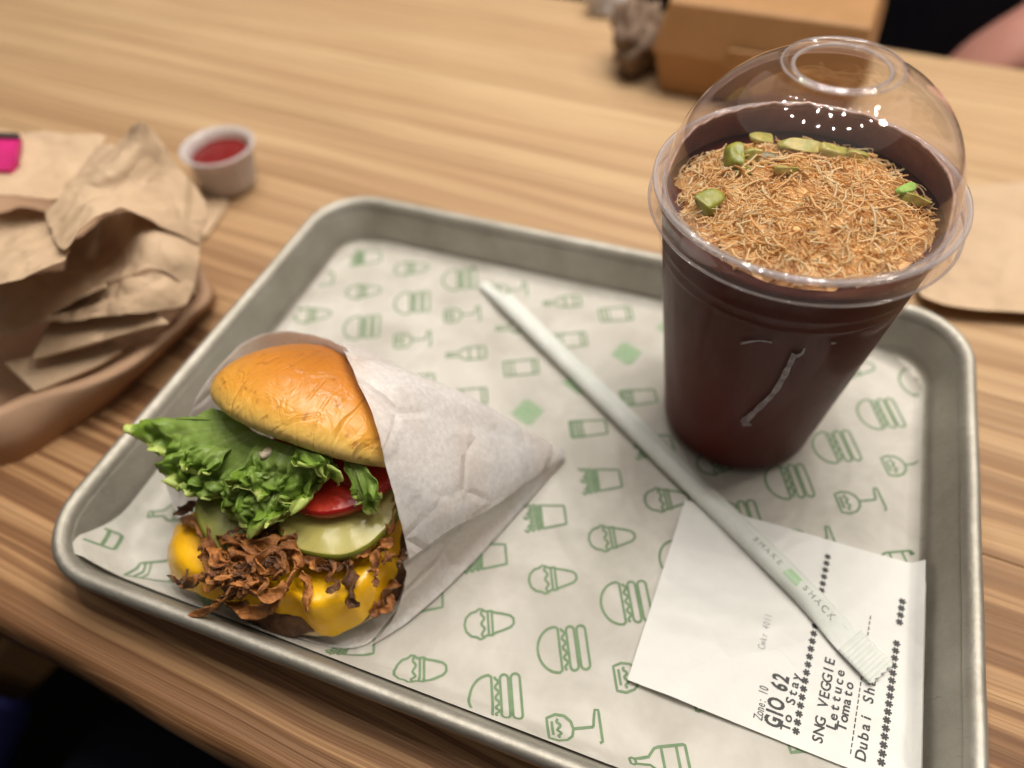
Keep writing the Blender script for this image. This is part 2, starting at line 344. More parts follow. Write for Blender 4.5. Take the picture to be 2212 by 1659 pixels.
# boards in the table's own frame: x along the grain, y away from the viewer; the front one has a worn rounded edge
TD = 590; nx = 150
bounds = [0, 94, 181, 266, 352, 441, 520, TD]
for b in range(len(bounds) - 1):
    y0, y1 = bounds[b] + (0.12 if b else 0), bounds[b + 1] - 0.12
    if b == 0: pf = [(4.5, -46), (2.2, -44), (1.0, -38), (0.4, -20), (0.8, -9), (1.8, -4.5), (3.6, -1.8), (6.2, -0.5), (10, 0)]
    else: pf = [(y0 + 0.1, -46), (y0, -20), (y0, -0.5), (y0 + 0.4, 0)]
    pf += [(y0 + (y1 - y0) * 0.5, 0)]
    if b == len(bounds) - 2: pf += [(TD - 8, 0), (TD - 3, -1.2), (TD, -5), (TD, -44), (TD - 4, -46)]
    else: pf += [(y1 - 0.4, 0), (y1, -0.5), (y1, -20), (y1 - 0.1, -46)]
    vv = []; n_ = nx if b == 0 else 12
    for (y, z) in pf:
        for i in range(n_):
            x = -1100 + 2300 * i / (n_ - 1); wob = 0
            if b == 0 and y < 12: wob = 1.3 * nz((x, 0, 0), 0.02) + 0.8 * nz((x, z, 0), 0.075, 3)
            vv.append((x, y + wob, z))
    ff = [tuple(reversed(q)) for q in gridfaces(len(pf), n_)] + [tuple([(len(pf) - 1) * n_ + i for i in range(n_)] + [i for i in range(n_ - 1, -1, -1)])]
    o = mk('plank', vv, ff, WOOD, tb, True)
    m = o.modifiers.new('e', 'EDGE_SPLIT'); m.split_angle = math.radians(35)
def box_v(c, s, rot=None):
    v = []
    for dx in (-1, 1):
        for dy in (-1, 1):
            for dz in (-1, 1):
                p = Vector((dx * s[0] / 2, dy * s[1] / 2, dz * s[2] / 2))
                if rot: p = rot @ p
                v.append(p + Vector(c))
    return v, [(0, 1, 3, 2), (4, 6, 7, 5), (0, 4, 5, 1), (2, 3, 7, 6), (0, 2, 6, 4), (1, 5, 7, 3)]
def bar(name, a, b, wd, ht, mat, parent):
    a = Vector(a); b = Vector(b); q = (b - a).to_track_quat('X', 'Z').to_matrix()
    v, f = box_v((a + b) / 2, ((b - a).length, wd, ht), q)
    o = mk(name, v, f, mat, parent, False); m = o.modifiers.new('b', 'BEVEL'); m.width = 0.004; m.segments = 2; return o
bar('leg', (-190, 60, -744), (-80, 60, -48), 90, 50, DARKWOOD, tb)
bar('leg', (-190, 530, -744), (-80, 530, -48), 90, 50, DARKWOOD, tb)
bar('leg', (1000, 60, -744), (950, 60, -48), 90, 50, DARKWOOD, tb)
bar('leg', (1000, 530, -744), (950, 530, -48), 90, 50, DARKWOOD, tb)
bar('brace', (-190, -12, -250), (-42, 30, -62), 48, 30, DARKWOOD, tb)

# ------------------------------------------------------------------ tray
TL, TW = 330, 241
def ring(d, z, r0=30, n=9):
    r = max(r0 - d, 2); p = []
    for (cx, cy, a0) in ((TL - d - r, TW - d - r, 0), (d + r, TW - d - r, 90), (d + r, d + r, 180), (TL - d - r, d + r, 270)):
        for k in range(n):
            a = math.radians(a0 + 90 * k / (n - 1)); p.append(Vector((cx + r * math.cos(a), cy + r * math.sin(a), z)))
    # straight sides get extra points so small dents can live there
    out = []
    for i, a in enumerate(p):
        b = p[(i + 1) % len(p)]; out.append(a)
        if (b - a).length > 60:
            for k in range(1, 14): out.append(a.lerp(b, k / 14))
    for q in out:
        q.x += 0.35 * nz(q, 0.03, 2); q.y += 0.35 * nz(q, 0.03, 4); q.z += 0.25 * nz(q, 0.05, 6)
    return out
def sweep(pr, cap=None):
    rs = [ring(d, z) for d, z in pr]; n = len(rs[0]); v = flat(rs); f = gridfaces(len(rs), n, True)
    if cap: f.append(tuple((len(rs) - 1) * n + j for j in range(n)))
    return v, f
tray = thing('sheet_tray', 'scuffed silver aluminium sheet tray holding the burger and drink', 'tray', (TL / 2, TW / 2, 0))
v, f = sweep([(14.5, 0.25), (13.0, 0.6), (11.6, 2.2), (10.6, 5), (4.6, 19.5), (4.9, 21.3), (6.0, 20.6), (6.8, 18.6), (11.6, 6), (12.6, 3.4), (14.4, 1.9), (17, 1.3), (22, 1.1)], True)
v2 = len(v); base = ring(14.5, 0.25); f.append(tuple(reversed(range(len(base)))))
mk('pan', v, f, ALU, tray)
v, f = sweep([(4.8, 19.0), (3.0, 17.8), (1.1, 18.6), (0.0, 20.6), (0.15, 23.0), (1.4, 24.7), (2.9, 25.0), (4.5, 24.2), (5.8, 22.6), (6.3, 20.8)])
mk('rim', v, f, ALU, tray)

# ------------------------------------------------------------------ paper liner with its printed icons
def outside(x, y):
    x0, x1, y0, y1, r = 17, 313, 17, 225, 22
    dx = max(x0 + r - x, 0, x - (x1 - r)); dy = max(y0 + r - y, 0, y - (y1 - r))
    return math.hypot(dx, dy) - r
def liner_h(x, y):
    d = outside(x, y)
    rise = 0
    if d > 0: rise = d * 1.5 if d < 12 else 18
    elif d > -6: rise = 0.0
    return 1.75 + rise + 0.35 * nz((x, y, 0), 0.03, 1) + 0.25 * crumple((x, y, 0), 0.022, 3)
LX0, LX1, LY0, LY1 = 13.0, 317.0, 10.2, 228.2
nu, nv = 150, 120
v = [(LX0 + (LX1 - LX0) * i / (nu - 1), LY0 + (LY1 - LY0) * j / (nv - 1)) for i in range(nu) for j in range(nv)]
LG = [[liner_h(LX0 + (LX1 - LX0) * i / (nu - 1), LY0 + (LY1 - LY0) * j / (nv - 1)) for j in range(nv)] for i in range(nu)]
def liner_z(x, y):
    a = max(0, min(nu_ - 1.001, (x - LX0) / (LX1 - LX0) * (nu_ - 1))); b = max(0, min(nv_ - 1.001, (y - LY0) / (LY1 - LY0) * (nv_ - 1)))
    i, j = int(a), int(b); a -= i; b -= j
    return (LG[i][j] * (1 - a) + LG[i + 1][j] * a) * (1 - b) + (LG[i][j + 1] * (1 - a) + LG[i + 1][j + 1] * a) * b
nu_, nv_ = nu, nv
def tuck(x, y):
    d = outside(x, y)
    if y > 110 and d > 2.2:
        cx_ = min(max(x, 39), 291); cy_ = min(max(y, 39), 203); q = Vector((x - cx_, y - cy_))
        if q.length > 1: q = q * ((22 + 2.2) / q.length); return cx_ + q.x, cy_ + q.y
    return x, y
v = [tuck(x, y) for x, y in v]
liner = thing('tray_liner', 'cream paper tray liner printed with green food icons', 'paper liner', (TL / 2, TW / 2, 1.5))
mk('sheet', [(x, y, liner_z(x, y)) for x, y in v], [tuple(reversed(q)) for q in gridfaces(nu, nv)][::1], LINER, liner)
def ribbon(pl, wd, closed=False):
    n = len(pl); vs = []; fs = []
    for i, p in enumerate(pl):
        a = pl[(i - 1) % n] if closed or i > 0 else p; b = pl[(i + 1) % n] if closed or i < n - 1 else p
        t = Vector((b[0] - a[0], b[1] - a[1])); t = t.normalized() if t.length > 1e-6 else Vector((1, 0)); nn = Vector((-t.y, t.x)) * wd / 2
        vs += [Vector(p) + nn, Vector(p) - nn]
    for i in range(n if closed else n - 1):
        k = (i + 1) % n; fs.append((2 * i, 2 * i + 1, 2 * k + 1, 2 * k))
    return vs, fs
def dense(pl, closed=False, st=0.9):
    out = []; m = len(pl)
    for i in range(m if closed else m - 1):
        a = Vector(pl[i]); b = Vector(pl[(i + 1) % m]); k = max(1, int((b - a).length / st))
        out += [a.lerp(b, q / k) for q in range(k)]
    if not closed: out.append(Vector(pl[-1]))
    return out
def pill(u0, u1, hw):
    um = (u0 + u1) / 2; r = abs(u1 - u0) / 2; p = []
    for k in range(9): a = -math.pi / 2 + math.pi * k / 8; p.append((hw - r + r * math.cos(a), um + r * math.sin(a)))
    for k in range(9): a = math.pi / 2 + math.pi * k / 8; p.append((-hw + r + r * math.cos(a), um + r * math.sin(a)))
    return p
LW = 0.95
def ic_burger():
    dome = [(8.3 * math.cos(math.pi * k / 16), 2.0 + 7.0 * math.sin(math.pi * k / 16)) for k in range(17)] + [(-7.6, 1.0), (7.6, 1.0)]
    wave = [(-7.6 + 15.2 * k / 40, -0.7 + 0.6 * math.sin(k / 40 * math.tau * 4.3)) for k in range(41)]
    return [(dome, True, LW), (wave, False, LW), (pill(-2.0, -4.9, 8), True, LW), (pill(-5.8, -9.0, 8), True, LW)]
def ic_cone():
    o = [(0.0, 9.0), (2.6, 8.4), (4.4, 6.6), (4.9, 4.6), (5.8, 3.4), (5.4, 2.0), (4.6, 1.2), (4.6, -1.2), (3.9, -2.2), (3.2, -5), (2.2, -8), (1.0, -9.2)]
    o = o + [(-x, y) for x, y in reversed(o[1:])]
    w_ = [(-5 + 10 * k / 24, 2.2 + 0.55 * math.sin(k / 24 * math.tau * 2.5)) for k in range(25)]
    return [(o, True, LW), (w_, False, LW), ([(-4.6, 0.2), (4.6, 0.2)], False, LW), ([(-4.6, -1.3), (4.6, -1.3)], False, LW)]
def ic_fries():
    out = [([(-5.4, 0.6), (5.4, 0.6), (4.2, -9), (-4.2, -9)], True, LW)]
    for k in range(7):
        x = -5 + 10 * k / 6
        zz = [(x + 0.7 * (-1) ** q + (x * 0.035 * q), 1.0 + q * 1.15) for q in range(7 - (k % 3))]
        out.append((zz, False, 1.15))
    out.append(([(-5.2, 2.6), (5.2, 2.6)], False, 0.7)); out.append(([(-5.4, 5.2), (5.4, 5.2)], False, 0.6))
    return out
def ic_glass():
    b = [(-4.2, 9), (4.2, 9), (5.1, 6), (4.4, 3), (2.4, 1), (0, 0.4), (-2.4, 1), (-4.4, 3), (-5.1, 6)]
    w_ = [(-3.6 + 7.2 * k / 20, 5.2 + 0.6 * math.sin(k / 20 * math.tau * 2.5)) for k in range(21)]
    return [(b, True, LW), (w_, False, LW), ([(-2.6, 7.4), (3, 7.4)], False, LW), ([(0, 0.4), (0, -6.4)], False, LW), ([(0, -6.4), (3, -7), (5.4, -7.6), (5.2, -8.8), (-4.8, -8.8), (-5.2, -7.8)], False, LW)]
def ic_bottle():
    o = [(1.1, 9.5), (1.4, 8.6), (1.0, 7.8), (1.3, 3), (3.6, 0.8), (4.0, -0.6), (4.0, -9), (3.6, -9.6)]
    o = o + [(-x, y) for x, y in reversed(o)]
    return [(o, True, LW), ([(-4, -1.6), (4, -1.6)], False, LW), ([(-4, -6.6), (4, -6.6)], False, LW), ([(-1.2, 7.6), (1.2, 7.6)], False, LW)]
def ic_can():
    return [([(-4.6, 8), (4.6, 8), (4.6, -8), (-4.6, -8)], True, LW), ([(-4.6, 5.6), (4.6, 5.6)], False, LW), ([(-4.6, 3.4), (4.6, 3.4)], False, 0.7), ([(-4.6, -5.8), (4.6, -5.8)], False, LW)]
def ic_sprig():
    out = []
    for k in range(9):
        x = -6.4 + 12.8 * k / 8; h = 7.6 * (1 - abs(x) / 8.2)
        out.append(([(x + 0.5 * (-1) ** q, -h + 2 * h * q / 8) for q in range(9)], False, 1.25))
    return out
def ic_mug():
    out = [([(-4.6, 8), (4.6, 8), (3.7, -8), (-3.7, -8)], True, LW)]
    for k in range(4): out.append(([(-4.2, 7 - k * 1.5), (4.2, 7 - k * 1.5)], False, 0.7))
    for k in range(4): out.append(([(-3.4 + k * 2.2, 7.6), (-3.0 + k * 2.2, 2.4)], False, 0.6))
    return out
KINDS = [('burger_print', ic_burger), ('glass_print', ic_glass), ('bottle_print', ic_bottle), ('can_print', ic_can), ('sprig_print', ic_sprig), ('mug_print', ic_mug), ('fries_print', ic_fries), ('cone_print', ic_cone)]
UP = Vector((-0.907, -0.42)); RT = Vector((-0.42, 0.907))
for j in range(0, 10):
    for k in range(-14, 9):
        cx = 182.4 + 28.6 * k + 16.55 * j; cy = 19.3 + 24.4 * j
        if not (4 < cx < 326 and 4 < cy < 238): continue
        nm, fn = KINDS[k % 8]; vs = []; fs = []
        for pl, cl, lw in fn():
            pts = [Vector((cx, cy)) + RT * p[0] + UP * p[1] for p in dense(pl, cl)]
            a, b = ribbon(pts, lw, cl)
            ok = [(q.y < 110 or outside(q.x, q.y) < 1.6) and LX0 + 0.6 < q.x < LX1 - 0.6 and LY0 + 0.6 < q.y < LY1 - 0.6 for q in a]
            o_ = len(vs); vs += a
            fs += [tuple(o_ + i for i in q) for q in b if all(ok[i] for i in q)]
        used = sorted({i for q in fs for i in q}); mp = {o_: n_ for n_, o_ in enumerate(used)}
        if len(fs) < 12: continue
        mk(nm, [(vs[i].x, vs[i].y, liner_z(vs[i].x, vs[i].y) + 0.14) for i in used], [tuple(mp[i] for i in q) for q in fs], INKP if nm == 'sprig_print' else INK, liner, False)

# ------------------------------------------------------------------ receipt
rc = thing('receipt', 'white till receipt with black printed order lines under the straw', 'receipt', (270, 80, 2))
RA = at(1480, 1080, 3.2); RB = at(2008, 1222, 5.0); RD = at(1355, 1470, 3.0)
RCc = Vector((316.5, 36.5, 5.0)); RB.x = min(RB.x, 316.5)
def rc_pt(a, b):
    p = (RA * (1 - a) + RB * a) * (1 - b) + (RD * (1 - a) + RCc * a) * b
    z = max(liner_z(p.x, p.y) + 0.8, 2.9) + 0.55 * math.sin(a * 5 + 1) * (0.4 + 0.6 * b) + 0.5 * nz((a * 3, b * 3, 0), 1.0, 2) + 0.4
    z += 0.7 * max(0, 1 - abs(a - 0.17) / 0.10) * (0.6 + 0.4 * b)
    return Vector((p.x, p.y, z))
n1, n2 = 60, 40
mk('sheet', [rc_pt(i / (n1 - 1), j / (n2 - 1)) for i in range(n1) for j in range(n2)], gridfaces(n1, n2), RECEIPT, rc)
def rc_z(x, y):
    # height of the receipt under a point, by a short search in its own coordinates
    a, b = 0.5, 0.5
    for _ in range(8):
        p = rc_pt(a, b); e = Vector((x - p.x, y - p.y))
        pa = rc_pt(a + .01, b) - p; pb = rc_pt(a, b + .01) - p
        det = pa.x * pb.y - pa.y * pb.x
        a += .01 * (e.x * pb.y - e.y * pb.x) / det; b += .01 * (pa.x * e.y - pa.y * e.x) / det
    return rc_pt(a, b).z
GL = {}
def glyph(ch, bold):
    if (ch, bold) not in GL:
        cu = bpy.data.curves.new('g', 'FONT'); cu.body = ch; cu.size = 1; cu.resolution_u = 3; cu.offset = bold; cu.align_x = 'CENTER'
        ob = bpy.data.objects.new('g', cu); C.objects.link(ob)
        dg = bpy.context.evaluated_depsgraph_get(); me = bpy.data.meshes.new_from_object(ob.evaluated_get(dg))
        GL[(ch, bold)] = ([(v.co.x, v.co.y) for v in me.vertices], [tuple(p.vertices) for p in me.polygons])
        bpy.data.objects.remove(ob); bpy.data.curves.remove(cu); bpy.data.meshes.remove(me)
    return GL[(ch, bold)]
def star():
    vs = []; fs = []
    for k in range(3):
        a = math.pi * k / 3 + 0.5; d = Vector((math.cos(a), math.sin(a))); n = Vector((-d.y, d.x)) * 0.075
        o_ = len(vs); vs += [Vector((0, 0.35)) + d * .26 + n, Vector((0, 0.35)) + d * .26 - n, Vector((0, 0.35)) - d * .26 - n, Vector((0, 0.35)) - d * .26 + n]; fs.append((o_, o_ + 1, o_ + 2, o_ + 3))
    return vs, fs
def line_text(txt, start, end, capw, caph, bold, zf, mat, parent, nm='printed_line', skip=None):
    """fixed-pitch lettering from start to end; zf gives the height of the paper; end is the centre of the last letter"""
    s = Vector(start[:2]); e = Vector(end[:2]); d = (e - s); pitch = d.length / max(1, len(txt) - 1); d.normalize(); up = Vector((-d.y, d.x))
    vs = []; fs = []
    for i, ch in enumerate(txt):
        if ch == ' ': continue
        if skip and skip[0] <= i < skip[1]: continue
        gv, gf = star() if ch == '*' else glyph(ch, bold)
        c = s + d * pitch * i; o_ = len(vs)
        for g in gv:
            q = c + d * g[0] * capw * (1 if ch in '*-' else 0.80) + up * (g[1] - 0.35) * caph; vs.append(q)
        fs += [tuple(o_ + k for k in q) for q in gf]
    if vs: mk(nm, [(q.x, q.y, zf(q.x, q.y) + 0.13) for q in vs], fs, mat, parent, False)
def Z1(x, y): return at((2700 + x * .3888) * 2212 / 3840, (2250 + y * .3888) * 2212 / 3840, 3.6)
line_text('Zone: 10', Z1(368, 1125), Z1(425, 845), 3.4, 4.4, 0.0, rc_z, BLACKINK, rc)
line_text('GIO 62', Z1(512, 1165), Z1(588, 745), 6.0, 7.6, 0.035, rc_z, BLACKINK, rc)
line_text('To Stay', Z1(636, 1215), Z1(732, 730), 6.0, 4.3, 0.02, rc_z, BLACKINK, rc)
line_text('*' * 24, Z1(738, 1258), Z1(1040, -420), 4.6, 4.6, 0, rc_z, BLACKINK, rc)
line_text('SNG VEGGIE', Z1(945, 1335), Z1(1062, 585), 5.8, 4.7, 0.018, rc_z, BLACKINK, rc)
line_text('Lettuce', Z1(1078, 1205), Z1(1160, 695), 6.0, 4.3, 0.022, rc_z, BLACKINK, rc)
line_text('Tomato', Z1(1178, 1215), Z1(1246, 815), 6.0, 4.3, 0.022, rc_z, BLACKINK, rc)
line_text('-' * 24, Z1(1252, 1450), Z1(1440, 160), 6.0, 4.0, 0.0, rc_z, BLACKINK, rc)
line_text('Dubai Shake', Z1(1362, 1490), Z1(1478, 620), 6.2, 4.7, 0.018, rc_z, BLACKINK, rc)
line_text('*' * 22, Z1(1562, 1560), Z1(1762, 10), 4.8, 4.8, 0, rc_z, BLACKINK, rc, skip=(16, 18))
line_text('Cwkr 4011', Z1(400, 450), Z1(466, 150), 3.0, 3.6, 0.0, rc_z, GREYINK, rc)

# ------------------------------------------------------------------ wrapped straw
st = thing('wrapped_straw', 'long straw in a white paper sleeve lying across the receipt', 'straw', (200, 140, 2))
SA = at(1043, 612, 4.2); SB = at(1893, 1437, 6.2)
SA.z = 5.9; SB.z = 4.6
sd = (SB - SA); SLEN = sd.length; sd.normalize(); sr = sd.cross(Vector((0, 0, 1))).normalized(); sr = -sr if sr.x < 0 else sr; su = sr.cross(sd); su = su if su.z > 0 else -su
def ss(a, b, x): t = max(0, min(1, (x - a) / (b - a))); return t * t * (3 - 2 * t)
def straw_ax(s):
    p = SA + sd * s
    p.z = 5.4 + 0.55 * ss(140, 175, s) * (1 - ss(205, 235, s))
    p.z += -1.0 * ss(200, 240, s) - 1.4 * (1 - ss(0, 22, s))
    return p
def straw_pt(s, th, k=1.0):
    near = ss(SLEN - 34, SLEN - 8, s); far = 1 - ss(2, 24, s)
    a = 3.7 + 2.0 * near - 1.1 * far; b = 3.3 * (1 - 0.93 * max(near, far * 0.85))
    wr = 0.35 * near * math.sin(s * 1.1 + th * 3) + 0.12 * nz((s, th * 6, 0), 0.25)
    return straw_ax(s) + sr * (a * math.cos(th) * k) + su * ((b + wr * (near * (1 - near) * 4 + 0.2)) * math.sin(th) * k)
ns, nt = 130, 22
mk('sleeve', [straw_pt(SLEN * i / (ns - 1), math.tau * j / nt) for i in range(ns) for j in range(nt)], gridfaces(ns, nt, True) + [tuple(range(nt)), tuple((ns - 1) * nt + j for j in range(nt))], STRAWP, st)
# the glued seam stands out along one side, the end is crimped flat with fine ribs
v = []
for i in range(ns):
    s = 16 + (SLEN - 30) * i / (ns - 1); p = straw_ax(s)
    near = ss(SLEN - 34, SLEN - 8, s)
    for (o_, z_) in ((2.8, 0.8), (4.2, 0.5), (6.3 - 0.4 * near, 0.1 + 0.35 * math.sin(s * 0.07)), (6.3 - 0.4 * near, -0.15 + 0.35 * math.sin(s * 0.07)), (3.8, -0.3)):
        v.append(p + sr * o_ + su * z_)
mk('seam', v, gridfaces(ns, 5), STRAWP, st)
v = []; nn = 40
for i in range(nn):
    s = SLEN - 11 + 14 * i / (nn - 1)
    for j in range(9):
        q = -6.0 + 12 * j / 8 - 0.03 * (s - SLEN)
        e = 0.8 * ((j % 2) - 0.5) if i == nn - 1 else 0
        v.append(straw_ax(min(s, SLEN)) + sd * (max(0, s - SLEN) + e) + sr * q + su * (0.5 + 0.22 * math.sin(i * 1.5)))
mk('crimped_end', v, gridfaces(nn, 9), STRAWP, st, solid=0.25)
def straw_print(poly, faces, s0, mat, nm, ang=1.25, flip=1):
    # (u along straw, w across) wrapped on the tube a hair above the paper
    vs = []
    for (u, wv) in poly:
        th = ang - wv / 3.7; vs.append(straw_pt(s0 + u, th, 1.035))
    mk(nm, vs, faces, mat, st, False)
def straw_s(x, y):
    p = at((2600 + x * .4219) * 2212 / 3840, (1900 + y * .4219) * 2212 / 3840, 9.5); return (p - SA).dot(sd)
def straw_word(txt, s0, s1, h, mat, nm):
    vs = []; fs = []
    for i, ch in enumerate(txt):
        gv, gf = glyph(ch, 0.0); o_ = len(vs); c = s0 + (s1 - s0) * (i + 0.5) / len(txt); wd = (s1 - s0) / len(txt)
        vs += [(c + g[0] * wd * 1.15, (g[1] - 0.35) * h) for g in gv]; fs += [tuple(o_ + k for k in q) for q in gf]
    straw_print(vs, fs, 0, mat, nm)
straw_word('SHAKE', straw_s(530, 262), straw_s(790, 520), 3.6, simple('dark_grey_print', (0.17, 0.18, 0.18), None, 300, 0.6, 0), 'sleeve_lettering')
straw_word('SHACK', straw_s(960, 700), straw_s(1260, 985), 3.6, bpy.data.materials['dark_grey_print'], 'sleeve_lettering')
l0, l1 = straw_s(800, 575), straw_s(935, 690)
def rrect(u0, u1, w0, w1):
    n = 10; vs = []; fs = []
    for i in range(n + 1):
        for j in range(5): vs.append((u0 + (u1 - u0) * i / n, w0 + (w1 - w0) * j / 4))
    return vs, gridfaces(n + 1, 5)
for (w0, w1) in ((-0.4, 3.0), (-1.2, -0.75), (-2.5, -1.55)):
    vs, fs = rrect(l0 + (0.5 if w0 > -0.5 else 0), l1 - (0.5 if w0 > -0.5 else 0), w0, w1); straw_print(vs, fs, 0, LOGOG, 'burger_emblem')

# ------------------------------------------------------------------ burger
bg_ = thing('burger', 'open cheeseburger with lettuce, tomato, pickles and fried shallots in white paper', 'burger', (100, 65, 2))
BC = Vector((102, 61, 0))
v, f = lathe([(0.01, 2.6), (35, 2.6), (40, 4.5), (41.5, 8), (40, 11.5), (35, 12.5), (0.01, 12.6)], 64, (99, 55, 0), lambda p, a, r, z: p + Vector((0, 0, 0.8 * nz(p, 0.06))) + Vector((math.cos(a), math.sin(a), 0)) * (1.6 * nz(p, 0.05, 2)))
mk('bottom_bun', v, f, BREAD, bg_)
v, f = lathe([(0.01, 11.5), (32, 6), (39.5, 6.5), (43, 9.5), (42.6, 14), (37.5, 19.5), (30, 21.5), (20, 22.5), (0.01, 22.5)], 110, (97, 54.5, 0), lambda p, a, r, z: p + Vector((math.cos(a), math.sin(a), 0)) * (2.2 * nz(p, 0.06, 3) + 1.5 * nz(p, 0.18, 4)) + Vector((0, 0, 1.2 * nz(p, 0.12, 5))))
mk('patty', v, f, PATTY, bg_)
# melted cheese slice: draped from the patty's top down over its rim
loop = [at(405, 1112, 27), at(372, 1155, 21), at(364, 1208, 14), at(385, 1262, 13), at(440, 1290, 18), at(520, 1308, 20), at(600, 1322, 20), at(648, 1338, 17), at(698, 1374, 11), at(758, 1362, 12), at(800, 1330, 15), at(842, 1270, 17), at(864, 1195, 22), at(872, 1120, 27), at(850, 1060, 28), at(700, 1010, 28), at(550, 1040, 28)]
N = 128; outer = spline(loop, N, True); cc = at(650, 1180, 28.5); v = []; prof = [0.02, 0.3, 0.55, 0.72, 0.83, 0.90, 0.95, 0.985, 1.0, 0.992, 0.965]
for q, t in enumerate(prof):
    for p in outer:
        x = cc.lerp(p, t)
        z = p.z + (28.2 - p.z) * (1 - max(0, (t - 0.80) / 0.20) ** 2.0)
        if q == len(prof) - 2: z -= 1.6
        if q == len(prof) - 1: z -= 2.6
        d = Vector((x.x, x.y, z)); d += Vector((p.x - cc.x, p.y - cc.y, 0)).normalized() * (1.5 * nz(p, 0.10, 6) + 0.6 * nz(p, 0.3, 7)) * t ** 4; d.z += 1.5 * nz(d, 0.06, 8) * (t < 0.97) + 0.6 * nz(d, 0.16, 3)
        # the surface bulges where the melted slice rounds over the rim
        d.z += 1.1 * math.exp(-((t - 0.86) / 0.10) ** 2)
        v.append(d)
mk('cheese_slice', v, gridfaces(len(prof), N, True) + [tuple(range(N))], CHEESE, bg_, sub=1)
def disc(name, c, r, th, tilt, top, side, parent, n=56, seed=0):
    q = Euler(tilt).to_matrix()
    def fn(p, a, rr, z):
        k = 1 + 0.05 * math.sin(2 * a + seed) + 0.02 * math.sin(5 * a + seed)
        l = Vector((rr * k * math.cos(a), rr * k * math.sin(a), z + 0.35 * nz((rr * math.cos(a), rr * math.sin(a), seed), 0.12)))
        return Vector(c) + q @ l
    vt, ft = lathe([(r - 1.1, th / 2), (r * 0.92, th / 2 + 0.15), (r * 0.55, th / 2 - 0.25), (r * 0.3, th / 2 - 0.1), (0.01, th / 2)], n, (0, 0, 0), fn)
    vs, fs = lathe([(r - 6, -th / 2), (r - 1.2, -th / 2), (r - 0.1, -th / 4), (r, th / 6), (r - 0.5, th / 2 - 0.35), (r - 1.1, th / 2)], n, (0, 0, 0), fn)
    o = mk(name, vs, fs, side, parent); mk('cut_face', vt, ft, top, o); return o
disc('pickle_slice', at(733, 1094, 37.5), 21.3, 5.4, (0.10, 0.05, 0.3), PICKIN, PICKSK, bg_, seed=1)
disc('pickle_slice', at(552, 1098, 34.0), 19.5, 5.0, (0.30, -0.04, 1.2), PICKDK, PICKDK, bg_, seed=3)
disc('tomato_slice', at(716, 992, 45.5), 23.5, 5.2, (0.06, 0.05, 0), TOMATO, TOMSKIN, bg_, seed=2)
disc('tomato_slice', at(812, 965, 46.5), 18, 5.0, (0.1, 0.12, 0), TOMATO, TOMSKIN, bg_, seed=5)
# fried shallots: curled irregular strips
def strip(pts, wd, th, seed, name='fried_shallot', tw=1.0):
    n = 22; p = spline(pts, n); v = []; m = 10
    for i in range(n):
        a = p[max(0, i - 1)]; b = p[min(n - 1, i + 1)]; t = (b - a).normalized(); s_ = t.cross(Vector((0, 0, 1)))
        s_ = s_.normalized() if s_.length > 1e-3 else Vector((1, 0, 0)); u = s_.cross(t)
        an = tw * 0.8 * math.sin(i * 0.35 + seed) + 0.4 * nz((i * 0.3, seed, 0), 1.0)
        s2 = s_ * math.cos(an) + u * math.sin(an); u2 = u * math.cos(an) - s_ * math.sin(an)
        k = (0.35 + 0.65 * math.sin(math.pi * min(1, max(0.0, (i + 1.2) / (n + 1.4)))) ** 0.5) * (1 + 0.35 * nz((i * 0.45, seed * 2, 1), 1.0))
        for j in range(m):
            g = math.tau * j / m; q = p[i] + s2 * (wd / 2 * k * math.cos(g)) + u2 * (th / 2 * k * math.sin(g) + 0.25 * wd * k * math.cos(g) ** 2)
            q += Vector((nz(q, 0.5, seed), nz(q, 0.5, seed + 1), nz(q, 0.5, seed + 2))) * 0.6 + Vector((nz(q, 1.3, seed), nz(q, 1.3, seed + 1), nz(q, 1.3, seed + 2))) * 0.3
            v.append(q)
    mk(name, v, gridfaces(n, m, True) + [tuple(range(m)), tuple((n - 1) * m + j for j in range(m))], (FRIED, FRIED2, FRIED, FRIED3)[int(seed * 1.3) % 4], bg_)
